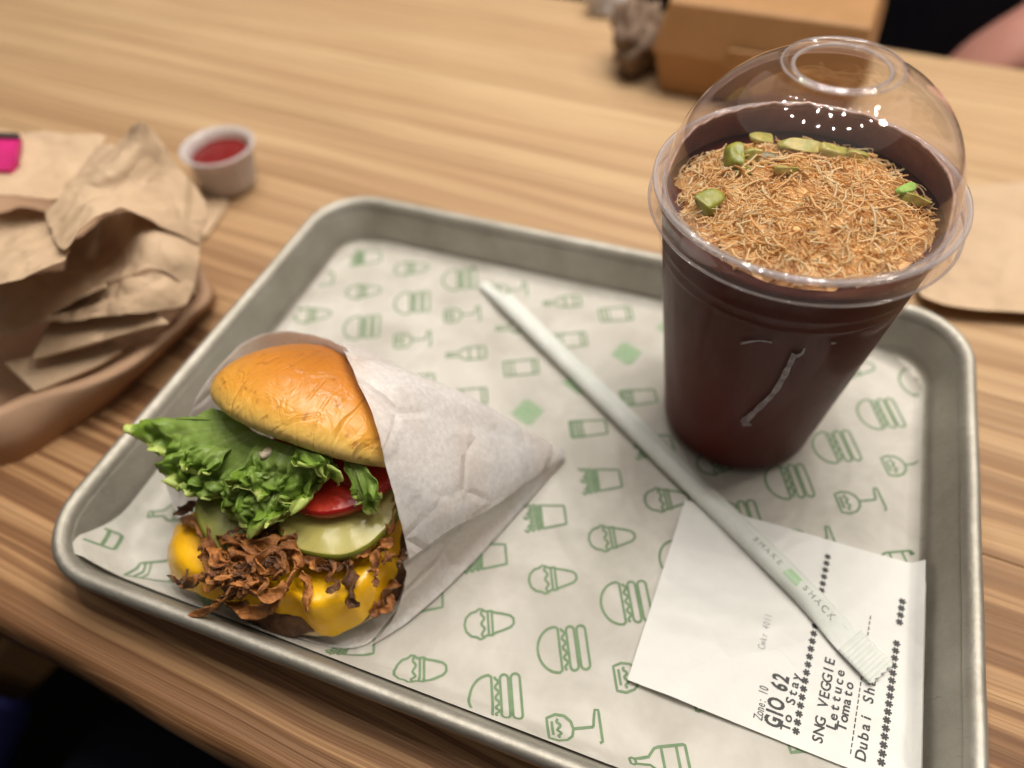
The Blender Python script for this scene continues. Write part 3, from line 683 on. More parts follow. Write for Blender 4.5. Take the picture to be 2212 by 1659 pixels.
SH = [
 ([(378, 1112, 30), (400, 1098, 33), (440, 1086, 34)], 6, 3.5), ([(392, 1122, 31), (432, 1140, 34), (455, 1165, 35)], 8, 4),
 ([(445, 1120, 34), (452, 1165, 36), (440, 1210, 34)], 9, 4), ([(436, 1180, 34), (470, 1200, 37), (500, 1235, 37)], 9, 4),
 ([(396, 1262, 26), (440, 1250, 33), (500, 1232, 37)], 8, 5), ([(402, 1240, 30), (452, 1226, 36), (520, 1222, 39)], 8, 4.5),
 ([(470, 1160, 36), (520, 1180, 40), (580, 1196, 41)], 7, 3), ([(520, 1170, 38), (580, 1172, 41), (640, 1160, 40)], 8, 3),
 ([(500, 1200, 38), (545, 1208, 43), (575, 1240, 43)], 7, 3), ([(548, 1236, 42), (556, 1204, 44), (594, 1188, 44), (612, 1215, 43), (592, 1250, 42)], 5, 2.2),
 ([(566, 1232, 43), (576, 1212, 45), (596, 1208, 45), (598, 1232, 44)], 3.6, 2), ([(620, 1240, 41), (600, 1196, 43), (640, 1172, 41)], 7, 3),
 ([(486, 1302, 24), (545, 1318, 29), (605, 1290, 35), (640, 1232, 38)], 10, 3), ([(520, 1258, 36), (570, 1290, 37), (620, 1262, 39)], 9, 4),
 ([(410, 1330, 24), (450, 1316, 28), (500, 1284, 34), (530, 1250, 38)], 4.6, 3), ([(470, 1310, 26), (500, 1270, 35), (520, 1230, 39)], 8, 4),
 ([(540, 1300, 27), (590, 1318, 25), (640, 1290, 31)], 7, 3), ([(600, 1170, 40), (640, 1190, 39), (645, 1225, 38)], 7, 3.5),
 ([(652, 1232, 35), (664, 1272, 32), (664, 1322, 29)], 6.5, 4), ([(640, 1215, 36), (690, 1210, 35), (712, 1232, 33), (706, 1258, 32)], 6, 3.2),
 ([(745, 1212, 33), (758, 1255, 32), (764, 1312, 28)], 9, 4), ([(738, 1228, 33), (752, 1210, 34), (760, 1222, 34)], 3.5, 3),
 ([(772, 1206, 34), (790, 1190, 35), (800, 1175, 36)], 6, 3.5), ([(806, 1226, 32), (822, 1188, 35), (846, 1160, 37)], 8, 4),
 ([(826, 1218, 33), (842, 1204, 34), (856, 1200, 34)], 4.5, 3.5), ([(858, 1226, 31), (870, 1206, 32), (872, 1186, 33)], 5.5, 4.5),
 ([(800, 1328, 15), (826, 1290, 18), (858, 1256, 22)], 9, 5), ([(812, 1326, 14), (838, 1312, 16), (846, 1282, 18)], 6, 5),
 ([(836, 1150, 37), (850, 1110, 38), (858, 1070, 39)], 7, 3), ([(640, 1150, 38), (680, 1190, 35), (720, 1205, 34)], 8, 3),
]
for i, (pt, wd, th) in enumerate(SH):
    if i in (5, 16): continue
    strip([at(*q) for q in pt], wd * 0.60, th * 0.40, i * 3.7 + 1, tw=1.5)
rs_ = random.Random(4)
for i in range(84):          # loose thin crumbs and threads between the big curls
    x, y = (rs_.gauss(515, 50), rs_.gauss(1215, 34)) if i < 76 else (rs_.uniform(640, 815), rs_.uniform(1195, 1260))
    a = rs_.uniform(0, math.tau); l = rs_.uniform(14, 52); z = 33 + 5 * math.exp(-((x - 540) / 70) ** 2) if y < 1270 else 30
    y = min(y, 1262)
    strip([at(x, y, z), at(x + l * math.cos(a), y + 0.6 * l * math.sin(a), z + rs_.uniform(0, 3)), at(x + l * math.cos(a + 0.9), y + l * 0.9 * math.sin(a + 0.9), z + rs_.uniform(-1, 3))], rs_.uniform(1.1, 2.8), rs_.uniform(0.7, 1.3), 100 + i * 2.3)
# lettuce: frilled leaves
def leaf(inner, outer, amp, freq, seed, nu=220, nv=54, tooth=1.2, name='lettuce_leaf', f0=0.5, calm=None):
    A_ = spline(inner, nu); B_ = spline(outer, nu); v = []; ed = []; ve = []
    for i in range(nu):
        u = i / (nu - 1); a = A_[i]; b = B_[i]
        w0 = max(0, i - 5); w1 = min(nu - 1, i + 5)
        tan = (B_[w1] - B_[w0]); tan = tan.normalized() if tan.length > 1e-6 else Vector((1, 0, 0))
        dr = (b - a); L = dr.length; dr.normalize(); nr = dr.cross(tan); nr = nr if nr.z > 0 else -nr; nr.normalize()
        am = 1.25 * amp * (0.8 + 0.4 * nz((u * 3, seed, 2), 1.0))
        if calm: am *= ss(calm[0], calm[1], u)
        tl = tooth * (0.9 * nz((u * freq * 2.6, seed, 0), 1.0) + 0.7 * nz((u * freq * 6.5, seed, 3), 1.0)) + 0.16 * L * nz((u * freq * 0.8, seed, 11), 1.0)
        ph = u * freq * math.tau + 2.6 * nz((u * freq * 0.45, seed, 5), 1.0)
        for j in range(nv):
            t = j / (nv - 1); q = a + dr * (L * t)
            q += Vector((0, 0, 1)) * (3.2 * math.sin(math.pi * t))
            q += nr * (2.2 * nz((u * 5, t * 1.6, seed), 1.0) * min(1, t * 2))
            k = max(0, (t - f0) / (1 - f0)); k2 = k * k * (3 - 2 * k)
            q0 = q.copy(); r1 = math.sin(ph)
            q += nr * (am * 0.55 * k2 * r1)
            for (fq, ak, kk) in ((0.085, 0.95, 1.0), (0.19, 0.85, 1.4), (0.42, 0.66, 1.8), (0.85, 0.34, 2.3)):
                w_ = am * ak * k ** kk
                q += nr * (w_ * 1.5 * nz(q0, fq, seed + 1)) + tan * (w_ * 1.35 * nz(q0, fq, seed + 11)) + dr * (w_ * 0.9 * nz(q0, fq, seed + 21))
            q += dr * (tl * k ** 1.5)
            q += nr * 0.4 * nz(q, 0.3, seed)
            v.append(q); ed.append(max(0.0, min(1.0, k ** 1.6 * (0.60 + 0.25 * nz(q, 0.25, 2) + 0.5 * (k > 0.90)))))
            vv_ = abs(nz((u * freq * 0.9 + 0.5 * t, seed, 0.3 * t), 1.0)); ve.append(max(0.0, 1 - vv_ * 16) * (1 - 0.5 * t))
    return mk(name, v, gridfaces(nu, nv), LEAF, bg_, attr={'edge': ed, 'vein': ve}, solid=0.3)
leaf([at(505, 900, 57), at(515, 905, 57), at(525, 915, 58), at(535, 922, 58), at(545, 930, 59), at(560, 938, 59), at(580, 945, 60), at(600, 955, 60), at(625, 962, 60), at(650, 970, 60), at(690, 980, 60)],
     [at(440, 890, 55), at(360, 924, 53), at(300, 918, 51), at(335, 985, 48), at(375, 1030, 46), at(400, 1066, 44), at(448, 1094, 43), at(505, 1094, 43), at(550, 1120, 42), at(600, 1118, 44), at(640, 1085, 48)], 4.2, 14, 1.0, calm=(0.12, 0.3))
leaf([at(575, 945, 61), at(605, 955, 62), at(640, 965, 62), at(680, 975, 62), at(720, 988, 60)],
     [at(505, 1050, 52), at(545, 1062, 52), at(595, 1090, 50), at(650, 1085, 51), at(728, 1036, 53)], 4.8, 8, 4.0, f0=0.3)
leaf([at(540, 1000, 55), at(580, 1010, 56), at(620, 1010, 57), at(660, 1010, 58)],
     [at(475, 1105, 41), at(530, 1126, 42), at(585, 1130, 43), at(630, 1092, 47)], 4.2, 6, 8.0, f0=0.35)
leaf([at(742, 995, 58), at(765, 1000, 58), at(790, 1008, 58)],
     [at(772, 1062, 53), at(800, 1118, 45), at(824, 1070, 50)], 2.6, 3.2, 6.0, nu=90, nv=40, f0=0.35)
leaf([at(640, 965, 63), at(668, 972, 63), at(700, 980, 62)],
     [at(640, 1012, 61), at(690, 1022, 60), at(732, 1046, 55)], 3.4, 4, 2.0, nu=90, nv=36, f0=0.3)
leaf([at(450, 960, 56), at(470, 965, 57), at(500, 970, 57)],
     [at(385, 1000, 53), at(420, 1025, 53), at(470, 1035, 52)], 3.0, 5, 9.0, nu=90, nv=36, f0=0.3)
# a dab of sauce under the crown
v, f = lathe([(0.01, 0.9), (1.6, 0.7), (2.3, 0), (1.5, -0.6), (0.01, -0.8)], 16, at(574, 978, 61.5), lambda p, a, r, z: p + Vector((1.6 * nz(p, 0.4), 1.6 * nz(p, 0.4, 2), 0)))
mk('sauce_dab', v, f, MAYO, bg_)
# crown of the bun
q = Euler((-0.83, 0.14, 0.0)).to_matrix(); bc = Vector((92.4, 84.6, 43.1)); hs = []; BR, BH = 44.9 / 47.2, 26.35 / 35
prof = [(0.01, 35), (8, 34.6), (16, 33.0), (24, 30.0), (31, 25.8), (37, 20.5), (42, 14.4), (45.5, 8), (47.2, 2), (46.8, -2.5), (44.5, -5.6), (40, -7.2), (30, -7.6), (0.01, -7.4)]
def fn(p, a, r, z):
    k = 1 + 0.03 * math.sin(2 * a + 1) + 0.015 * math.sin(5 * a)
    l = Vector((r * BR * k * math.cos(a), r * BR * k * math.sin(a), z * BH)); l += l.normalized() * (1.0 * nz(l, 0.035, 2) + 0.35 * nz(l, 0.12, 3))
    hs.append(max(0.0, min(1.0, (z + 6) / 40))); return bc + q @ l
v, f = lathe(prof, 72, (0, 0, 0), fn)
mk('top_bun', v, f, BUN, bg_, sub=2, attr={'h': hs})
BQ = q.inverted()
def off_bun(p, gap=1.8):
    l = BQ @ (p - bc); hz = 27.5 if l.z > 0 else 7.0
    e = math.sqrt((l.x ** 2 + l.y ** 2) / 46.5 ** 2 + (l.z / hz) ** 2)
    if 0.2 < e < 1 + gap / 40: p = bc + (BQ.inverted() @ (l * ((1 + gap / 40) / e)))
    d = Vector((p.x - 97, p.y - 53))
    if p.z < 27 and 5 < d.length < 45.5: d = d.normalized() * 45.5; p = Vector((97 + d.x, 53 + d.y, p.z))
    return p

# ------------------------------------------------------------------ glassine wrapper round the burger
wr = thing('burger_wrapper', 'white glassine paper bag folded round the burger, pointed corner on the liner', 'wrapper', (130, 85, 2))
rows = [
 [at(728, 800, 3), at(736, 785, 34), at(745, 762, 76), at(796, 890, 72), at(834, 1010, 62), at(866, 1130, 46), at(884, 1210, 32), at(882, 1262, 22), at(850, 1335, 9), at(800, 1395, 3)],
 [at(835, 830, 3), at(843, 812, 30), at(850, 790, 68), at(895, 895, 65), at(930, 1015, 54), at(955, 1105, 41), at(966, 1150, 31), at(960, 1185, 22), at(935, 1255, 9), at(893, 1335, 3)],
 [at(975, 880, 3), at(980, 862, 20), at(985, 845, 51), at(1015, 925, 46), at(1040, 1000, 38), at(1060, 1062, 28), at(1070, 1092, 21), at(1062, 1118, 14), at(1040, 1160, 7), at(1012, 1225, 3)],
 [at(1100, 930, 3), at(1104, 920, 10), at(1108, 912, 27), at(1124, 955, 25), at(1138, 990, 21), at(1148, 1018, 16), at(1153, 1034, 12), at(1148, 1052, 9), at(1136, 1076, 5), at(1122, 1105, 3)],
 [at(1216, 974, 3.0), at(1217, 975, 3.2), at(1218, 976, 4.5), at(1219, 979, 4.6), at(1220, 982, 4.5), at(1221, 985, 4.2), at(1222, 987, 4), at(1221, 989, 3.6), at(1219, 992, 3.2), at(1216, 996, 2.8)],
]
def wrap_part(name, rs, NU, NV, jit=0):
    g = loft(rs, NU, NV)
    for i in range(NU):
        for j in range(NV):
            p = g[i][j]; k = math.sin(math.pi * min(1, i / 12) / 2) * min(1, (NU - i) / 10)
            p.z += k * (1.1 * (crumple(p, 0.035, 4) - 0.45) + 2.6 * (facet(p, 0.022, 3) - 0.55) + 0.2 * nz(p, 0.25, 3)); p.z = max(p.z, liner_z(p.x, p.y) + 0.5)
            if j > 9 or name != 'front_sheet': g[i][j] = p = off_bun(p)
            if i == 0: p += Vector((0.35 * nz((j * 0.35, 0, 0), 1.0), 0.2 * nz((j * 0.35, 4, 0), 1.0), 0))
    return mk(name, flat(g), gridfaces(NU, NV), GLASSINE, wr, solid=0.12)
wrap_part('front_sheet', [r[:7] for r in rows], 80, 84)
low_rows = []
for k, r in enumerate(rows):
    r = [p.copy() for p in r[6:]]; w_ = (1, 1, 1, 0.7, 0.1)[k]
    dirc = (Vector((97, 53, r[0].z)) - r[0]); dirc.z = 0; dirc.normalize()
    r[0] += dirc * 3.2 * w_ + Vector((0, 0, 1.0)) * w_; r[1] += dirc * 1.5 * w_; low_rows.append(r)
wrap_part('folded_side', low_rows, 80, 40)
top = [at(385, 1118, 8), at(360, 1050, 17), at(372, 985, 26), at(402, 908, 38), at(442, 832, 46), at(520, 746, 49), at(600, 716, 54), at(680, 724, 62), at(750, 752, 74)]
rows = []
for t in (0, 0.35, 0.7, 1.0):
    r = []
    for i, p in enumerate(top):
        ce = Vector((100, 82)); b = Vector((p.x, p.y)); d = (ce - b); inn = b + d * (0.14 if i > 1 else 0.05)
        bot = Vector((inn.x, inn.y, 2.8)); q_ = bot.lerp(p, t)
        q_.x += (b.x - q_.x) * 0.3 * math.sin(math.pi * t); q_.y += (b.y - q_.y) * 0.3 * math.sin(math.pi * t); r.append(q_)
    rows.append(r)
g = loft(rows, 34, 110)
for r in g:
    for p in r:
        p += Vector((0.8 * nz(p, 0.09, 1), 0.8 * nz(p, 0.09, 2), 0.6 * nz(p, 0.12, 3))) ; p.z = max(p.z, liner_z(p.x, p.y) + 0.5)
mk('back_sheet', flat(g), gridfaces(34, 110), GLASSINE, wr, solid=0.12)
# the sheet the burger sits on, its edge turned up at the front
low = [at(884, 1262, 20), at(868, 1300, 11), at(830, 1350, 5), at(790, 1392, 3), at(720, 1400, 3.2), at(640, 1385, 3.4)]
inn = [at(850, 1240, 9), at(830, 1270, 5), at(790, 1300, 3.2), at(740, 1320, 3), at(690, 1310, 3), at(620, 1290, 3)]
g = loft([low, [a.lerp(b, 0.5) + Vector((0, 0, -1.2)) for a, b in zip(low, inn)], inn], 14, 50)
for r in g:
    for p in r: p.z = max(p.z, liner_z(p.x, p.y) + 0.6)
mk('under_flap', flat(g), gridfaces(14, 50), GLASSINE, wr, solid=0.12)

# ------------------------------------------------------------------ drink
CX, CY = 239, 168.8
dr = thing('shake_cup', 'clear domed cup of dark chocolate shake topped with golden shredded pastry', 'drink', (CX, CY, 2))
cc = (CX, CY, 0)
def rc_(z): return 31.6 + (46.0 - 31.6) * (z - 3) / 115.0
pr = [(0.01, 4.2), (26, 4.0), (29.5, 2.6), (31.2, 2.9), (31.8, 4.5)]
for z in (12, 25, 40, 55, 70, 85, 97): pr.append((rc_(z), z))
pr += [(rc_(99), 99), (rc_(99.6) + 0.5, 99.8), (rc_(100.4) + 0.5, 100.6), (rc_(101), 101.4), (rc_(104), 104), (rc_(104.6) + 0.5, 104.8), (rc_(105.4) + .5, 105.6), (rc_(106), 106.4), (rc_(117), 117), (47.4, 119.5), (47.6, 121.2), (46.6, 121.8), (45.8, 120.8)]
v, f = lathe(pr, 96, cc); mk('cup_wall', v, f, CUPW, dr)
pr = [(0.01, 4.9), (28, 4.9), (30.8, 5.6)] + [(rc_(z) - 0.7, z) for z in (8, 20, 40, 60, 80, 100, 112, 115.4)] + [(38, 115.2), (0.01, 115.6)]
v, f = lathe(pr, 96, cc); mk('shake', v, f, SHAKE, dr)
# shake smeared up the far inside wall, with a ragged top edge
v = []; n = 120
for j in range(6):
    for i in range(n):
        a = math.radians(-32 + 232 * i / (n - 1)); e = min(1, i / 14, (n - 1 - i) / 14)
        zt = 115 + (12.4 + 1.6 * nz((i * 0.22, 0, 0), 1.0) + 0.9 * nz((i * 0.6, 3, 0), 1.0)) * e
        z = 113 + (zt - 113) * j / 5; r = min(rc_(z), 45.6) - 0.75 - max(0, z - 121) * 0.30 - (0.6 if j == 5 else 0)
        v.append((CX + r * math.cos(a), CY + r * math.sin(a), z))
sm = mk('shake_smear', v, gridfaces(6, n), FOAM, dr, solid=0.5)
ev = []
for i in range(n):
    t_ = Vector(v[5 * n + i]); ra = Vector((t_.x - CX, t_.y - CY, 0)).normalized(); w_ = 0.45 + 0.35 * abs(nz((i * 0.4, 9, 0), 1.0))
    for k in range(6): a = math.tau * k / 6; ev.append(t_ + ra * w_ * math.cos(a) + Vector((0, 0, w_ * math.sin(a))))
mk('smear_lip_highlight', ev, gridfaces(n, 6, True), simple('smear_lip_highlight', (0.50, 0.33, 0.29), (0.36, 0.21, 0.18), 400, 0.3, 0.2), sm)  # raised lip, its paler colour paints the highlight along the smear's top edge
# streak in the condensation
pts = spline([at(1712, 762, 100), at(1700, 800, 100), at(1672, 850, 100), at(1630, 890, 100), at(1604, 914, 100)], 30)
def on_cup(px, py, extra=0.25):
    d = RM @ Vector(((px - 1106) / FPX, -(py - 829.5) / FPX, -1)); lo, hi = 60, 400
    for k in range(300):
        t = 100 + k * 1.0; p = CAM + d * t
        if 3 < p.z < 118 and math.hypot(p.x - CX, p.y - CY) < rc_(p.z) + extra: break
    for k in range(20):
        t -= 0.05; p2 = CAM + d * t
        if math.hypot(p2.x - CX, p2.y - CY) > rc_(p2.z) + extra: break
        p = p2
    return p
def streak(path, wd, name='streak'):
    n = 26; sp = spline([(x, y, w_) for (x, y), w_ in zip(path, wd)], n); v = []
    for i in range(n):
        a = sp[max(0, i - 1)]; b = sp[min(n - 1, i + 1)]; t = Vector((b.x - a.x, b.y - a.y)).normalized(); nn_ = Vector((-t.y, t.x))
        wv = sp[i].z * (1 + 0.5 * nz((i * 0.5, 0, 2), 1.0))
        for s_ in (-1, 0, 1): v.append(on_cup(sp[i].x + nn_.x * wv * s_, sp[i].y + nn_.y * wv * s_, 0.3 + (0.10 if s_ == 0 else 0)))
    mk(name, v, gridfaces(n, 3), SMEAR, dr)
streak([(1716, 764), (1700, 800), (1672, 848), (1632, 888), (1604, 915)], [6, 6.5, 6, 6, 8])
streak([(1716, 772), (1732, 764), (1738, 752)], [3, 3, 2]); streak([(1600, 742), (1640, 736), (1668, 740)], [3, 2, 2.5]); streak([(1796, 742), (1806, 741)], [3, 2]); streak([(1604, 916), (1624, 918)], [5, 2])
# lid: brim and clear dome with a round opening
BRIM = m_clear('clear_brim', (0.90, 0.86, 0.86), 0.17, 1.6, 0.06)
lid = mk('lid', *lathe([(44.4, 122.6)] + [(45.0 * math.cos(t) ** 0.92, 122.5 + 41.5 * math.sin(t)) for t in [math.radians(k) for k in (3, 7, 12, 16, 20, 24, 28, 32, 36, 40, 44, 48, 52, 55, 58, 60.5, 63, 65, 67)]] + [(17.4, 162.2), (16.9, 163.1), (16.4, 163.5), (15.4, 163.9), (14.2, 163.7), (13.3, 162.7), (13.1, 161.5)], 128, cc), CLEAR, dr)
mk('brim', *lathe([(49.4, 116.6), (49.0, 117.2), (48.7, 119.0), (48.6, 120.5), (48.5, 122.8), (48.2, 124.4), (47.4, 125.1), (46.5, 124.6), (46.1, 122.6), (45.4, 121.6), (44.6, 122.4)], 128, cc), BRIM, lid)
v, f = [], []
RIMC = m_clear('clear_rim', (0.88, 0.85, 0.85), 0.25, 2.2, 0.05)
def torus(R_, r_, z_, n=96, m=8):
    return lathe([(R_ + r_ * math.cos(math.tau * k / m), z_ + r_ * math.sin(math.tau * k / m)) for k in range(m + 1)], n, cc)
mk('opening_bead', *torus(13.3, 0.65, 162.3), RIMC, lid); mk('brim_bead', *torus(48.1, 0.9, 124.2), RIMC, lid); mk('skirt_edge', *torus(49.3, 0.45, 116.7), RIMC, lid); mk('dome_foot', *torus(44.9, 0.65, 122.6), RIMC, lid)
mk('dome_shoulder', *torus(16.6, 0.35, 163.1), RIMC, lid)
# topping: shredded pastry strands in a low mound
def mound(x, y):
    r = math.hypot(x, y) / 42
    return 115.6 + 6.2 * max(0, 1 - r * r) + 1.6 * nz((x, y, 0), 0.07, 3) - 1.2 * max(0, (y * 0.92 - x * 0.39 - 20) / 18) + 1.4 * nz((x, y, 0), 0.16, 5)
v = []; f = []
n = 26
mv = []
for i in range(n):
    for j in range(n):
        a = math.tau * j / n; r = 41.5 * i / (n - 1); x, y = r * math.cos(a), r * math.sin(a); mv.append((CX + x, CY + y, mound(x, y) - 1.2))
mk('pastry_bed', mv, gridfaces(n, n, True), simple('toasted_base', (0.92, 0.62, 0.30), (0.78, 0.44, 0.16), 400, 0.6, 0.5, 0.002, 600), dr)
rk = random.Random(11)
for k in range(2500):
    r = 41.2 * math.sqrt(rk.random()); a = rk.random() * math.tau; x0, y0 = r * math.cos(a), r * math.sin(a)
    if y0 * 0.92 - x0 * 0.39 > 33: continue
    L = 2.5 + 10 * rk.random() ** 1.4; h = rk.random() * math.tau; cv = rk.uniform(-0.13, 0.13); rad = 0.16 + 0.4 * rk.random() ** 2; lift = rk.uniform(-0.4, 0.9); sl = rk.uniform(-0.2, 0.26)
    pts = []; x, y, hh = x0, y0, h; m = 5; okk = True
    for i in range(m):
        rr = math.hypot(x, y)
        if rr > 42: okk = False; break
        pts.append(Vector((CX + x, CY + y, mound(x, y) + lift + sl * i * L / m))); x += math.cos(hh) * L / m; y += math.sin(hh) * L / m; hh += cv * L / m * 2
    if not okk: continue
    o_ = len(v)
    for i in range(m):
        t = (pts[min(m - 1, i + 1)] - pts[max(0, i - 1)]).normalized(); s_ = t.cross(Vector((0, 0, 1))).normalized(); u = s_.cross(t)
        for g_ in (0, 2.094, 4.189): v.append(pts[i] + s_ * rad * math.cos(g_) + u * rad * math.sin(g_))
    for i in range(m - 1):
        for g_ in range(3): f.append((o_ + i * 3 + g_, o_ + i * 3 + (g_ + 1) % 3, o_ + i * 3 + 3 + (g_ + 1) % 3, o_ + i * 3 + 3 + g_))
mk('shredded_pastry', v, f, KAT, dr, kind='stuff')
PG = m_pist((0.30, 0.29, 0.035), (0.20, 0.235, 0.03)); PD = m_pist((0.06, 0.055, 0.035), (0.16, 0.13, 0.05)); PY = m_pist((0.52, 0.43, 0.13), (0.33, 0.31, 0.06)); PL = m_pist((0.30, 0.50, 0.10), (0.36, 0.55, 0.14))
def nut(c, s_, rz, mat, seed, name='pistachio_piece', rx=0.2):
    m = Euler((rx, 0.2, rz)).to_matrix(); v = []; n = 14; k = 9
    for i in range(k):
        t = math.pi * i / (k - 1)
        for j in range(n):
            a = math.tau * j / n; l = Vector((s_[0] * math.sin(t) * math.cos(a), s_[1] * math.sin(t) * math.sin(a), s_[2] * math.cos(t)))
            l.z = max(l.z, -0.5 * s_[2]); l.z = min(l.z, (0.45 + 0.25 * math.sin(seed)) * s_[2]); l.x = min(l.x, (0.5 + 0.3 * math.cos(seed * 2)) * s_[0]); l.y = max(l.y, -(0.55 + 0.25 * math.sin(seed * 3)) * s_[1]); l *= 1 + 0.42 * nz(l, 0.30, seed) + 0.2 * nz(l, 0.8, seed); v.append(Vector(c) + m @ l)
    mk(name, v, gridfaces(k, n, True), mat, dr, sub=1)
for i, (x, y, z, s_, rz, mt) in enumerate([(1530, 438, 122, (3.4, 5.0, 3.2), -0.5, PG), (1590, 345, 122, (3.6, 5.4, 3.6), 0.3, PG), (1632, 338, 121, (4, 3.6, 3), 0.2, PY), (1655, 352, 119.6, (4.2, 3.6, 2.6), 0, PD), (1612, 372, 121, (3.2, 2.6, 2.2), 0.3, PG), (1702, 364, 123, (5.0, 3.4, 3.0), 0.55, PY), (1735, 322, 121, (7.5, 3.4, 2.6), 0.3, PY), (1800, 330, 120, (5.5, 3.0, 2.6), 0.1, PY), (1860, 345, 119, (5.5, 3.0, 2.4), 0.0, PY), (1956, 408, 122, (4.4, 1.5, 1.6), 0.95, PL), (1980, 432, 120.5, (5.0, 3.4, 2.8), -0.2, PY), (1660, 300, 119, (6, 2.8, 2.2), 0.4, PY)]):
    nut(at(x, y, z - 1.0), tuple(q * 1.25 for q in s_), rz, mt, i, rx=0.5 * math.sin(i * 2.3))

# ------------------------------------------------------------------ brown paper tray with napkins on the left
tr = thing('fibre_food_tray', 'brown moulded paper food tray full of crumpled napkins', 'food tray', (-120, 110, 0))
bot = [at(-60, 1016, 0), at(0, 1008, 0), at(60, 988, 0), at(140, 938, 0), at(236, 876, 0), at(310, 810, 0), at(370, 752, 0), at(425, 695, 0), at(468, 640, 0), Vector((-72, 182, 0)), Vector((-130, 200, 0)), Vector((-240, 200, 0)), Vector((-290, 150, 0)), Vector((-270, 60, 0)), Vector((-180, 18, 0)), Vector((-110, 20, 0))]
topo = [at(-60, 925, 24), at(0, 902, 24), at(60, 875, 24), at(120, 858, 24), at(200, 834, 24), at(280, 796, 24), at(345, 745, 24), at(405, 690, 24), at(452, 628, 22), Vector((-66, 186, 20)), Vector((-135, 208, 20)), Vector((-250, 212, 22)), Vector((-305, 155, 26)), Vector((-285, 50, 26)), Vector((-190, 2, 25)), Vector((-112, 4, 24))]
n = 110; b_ = spline(bot, n, True); t_ = spline(topo, n, True); cen = Vector((-150, 120, 0)); v = []
def inw(p, d): q_ = Vector((cen.x - p.x, cen.y - p.y, 0)).normalized() * d; return p + q_
R_ = [[inw(p, 14) + Vector((0, 0, 0.4)) for p in b_], b_, [a.lerp(c_, 0.5) + Vector((0, 0, 0.5)) for a, c_ in zip(b_, t_)], t_, [inw(p, 2.5) + Vector((0, 0, 1.2)) for p in t_], [inw(p, 7) + Vector((0, 0, 0.2)) for p in t_], [inw(a.lerp(c_, 0.45), 7) for a, c_ in zip(b_, t_)], [inw(p, 12) + Vector((0, 0, 1.8)) for p in b_]]
mk('tray_body', flat(R_), gridfaces(len(R_), n, True) + [tuple(7 * n + j for j in range(n)), tuple(reversed(range(n)))], KRAFT2, tr)
def sheet(name, label, rows, nu, nv, amp, s_, seed, mat=KRAFT, th=0.5, group='napkins in the food tray'):
    g = loft([[at(*p) for p in r] for r in rows], nu, nv)
    for r in g:
        for p in r:
            p.z += amp * (0.6 * crumple(p, s_, seed) + 1.0 * facet(p, s_ * 1.1, seed) + 0.4 * facet(p, s_ * 2.6, seed + 2) - 0.95); p.x += 0.4 * amp * nz(p, s_ * 2, seed); p.y += 0.4 * amp * nz(p, s_ * 2, seed + 3)
    fs = gridfaces(nu, nv)
    o = mk(name, flat(g), fs, mat, None, True, solid=th); tag(o, label, 'napkin', group); return o
NG = 'napkins in the food tray'
sheet('crumpled_napkin', 'smooth upper napkin next to the pink packet', [
 [(-140, 292, 62), (-20, 286, 71), (110, 292, 69), (230, 300, 64)],
 [(-140, 340, 64), (-20, 345, 70), (115, 345, 66), (215, 350, 64)],
 [(-140, 385, 68), (-10, 388, 70), (120, 388, 66), (190, 388, 62)],
 [(-140, 425, 75), (0, 424, 75), (118, 432, 72), (152, 412, 66)]], 60, 70, 3.6, 0.030, 5, th=0.35)
sheet('crumpled_napkin', 'big peaked napkin fold facing the ketchup cup', [
 [(190, 330, 62), (262, 308, 76), (300, 268, 90), (326, 284, 84)],
 [(150, 395, 62), (243, 370, 80), (322, 352, 76), (392, 372, 64)],
 [(112, 462, 66), (196, 418, 77), (322, 428, 68), (446, 444, 52)],
 [(110, 505, 72), (205, 445, 80), (300, 450, 72), (444, 490, 48)],
 [(141, 543, 82), (234, 458, 82), (292, 462, 74), (438, 535, 44)]], 110, 110, 4.2, 0.032, 9, th=0.35)
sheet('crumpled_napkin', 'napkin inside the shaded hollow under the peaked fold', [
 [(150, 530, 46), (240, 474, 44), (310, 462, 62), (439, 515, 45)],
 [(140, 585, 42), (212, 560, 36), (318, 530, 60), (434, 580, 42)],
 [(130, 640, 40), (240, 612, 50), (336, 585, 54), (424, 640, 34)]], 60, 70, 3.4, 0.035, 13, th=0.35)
sheet('crumpled_napkin', 'napkin with a bright curled lip at the picture edge', [
 [(-140, 450, 50), (0, 462, 52), (60, 455, 54), (118, 470, 58)],
 [(-140, 520, 58), (0, 528, 64), (80, 520, 66), (140, 515, 70)],
 [(-140, 575, 66), (0, 578, 71), (80, 562, 73), (150, 545, 76)],
 [(-140, 628, 73), (0, 620, 76), (70, 601, 78), (143, 566, 80)]], 80, 80, 3.8, 0.034, 17, th=0.35)
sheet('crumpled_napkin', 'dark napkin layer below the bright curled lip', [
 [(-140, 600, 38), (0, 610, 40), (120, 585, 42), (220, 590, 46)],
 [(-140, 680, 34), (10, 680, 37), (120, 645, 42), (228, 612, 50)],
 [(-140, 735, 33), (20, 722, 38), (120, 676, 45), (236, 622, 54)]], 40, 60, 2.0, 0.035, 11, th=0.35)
sheet('crumpled_napkin', 'pleated napkin layer above the flat folded one', [
 [(130, 655, 40), (230, 625, 48), (330, 592, 52), (424, 598, 40)],
 [(110, 678, 40), (220, 650, 46), (320, 628, 50), (416, 632, 38)],
 [(88, 703, 43), (200, 690, 44), (300, 682, 44), (404, 664, 36)]], 50, 80, 3.4, 0.05, 23, th=0.35)
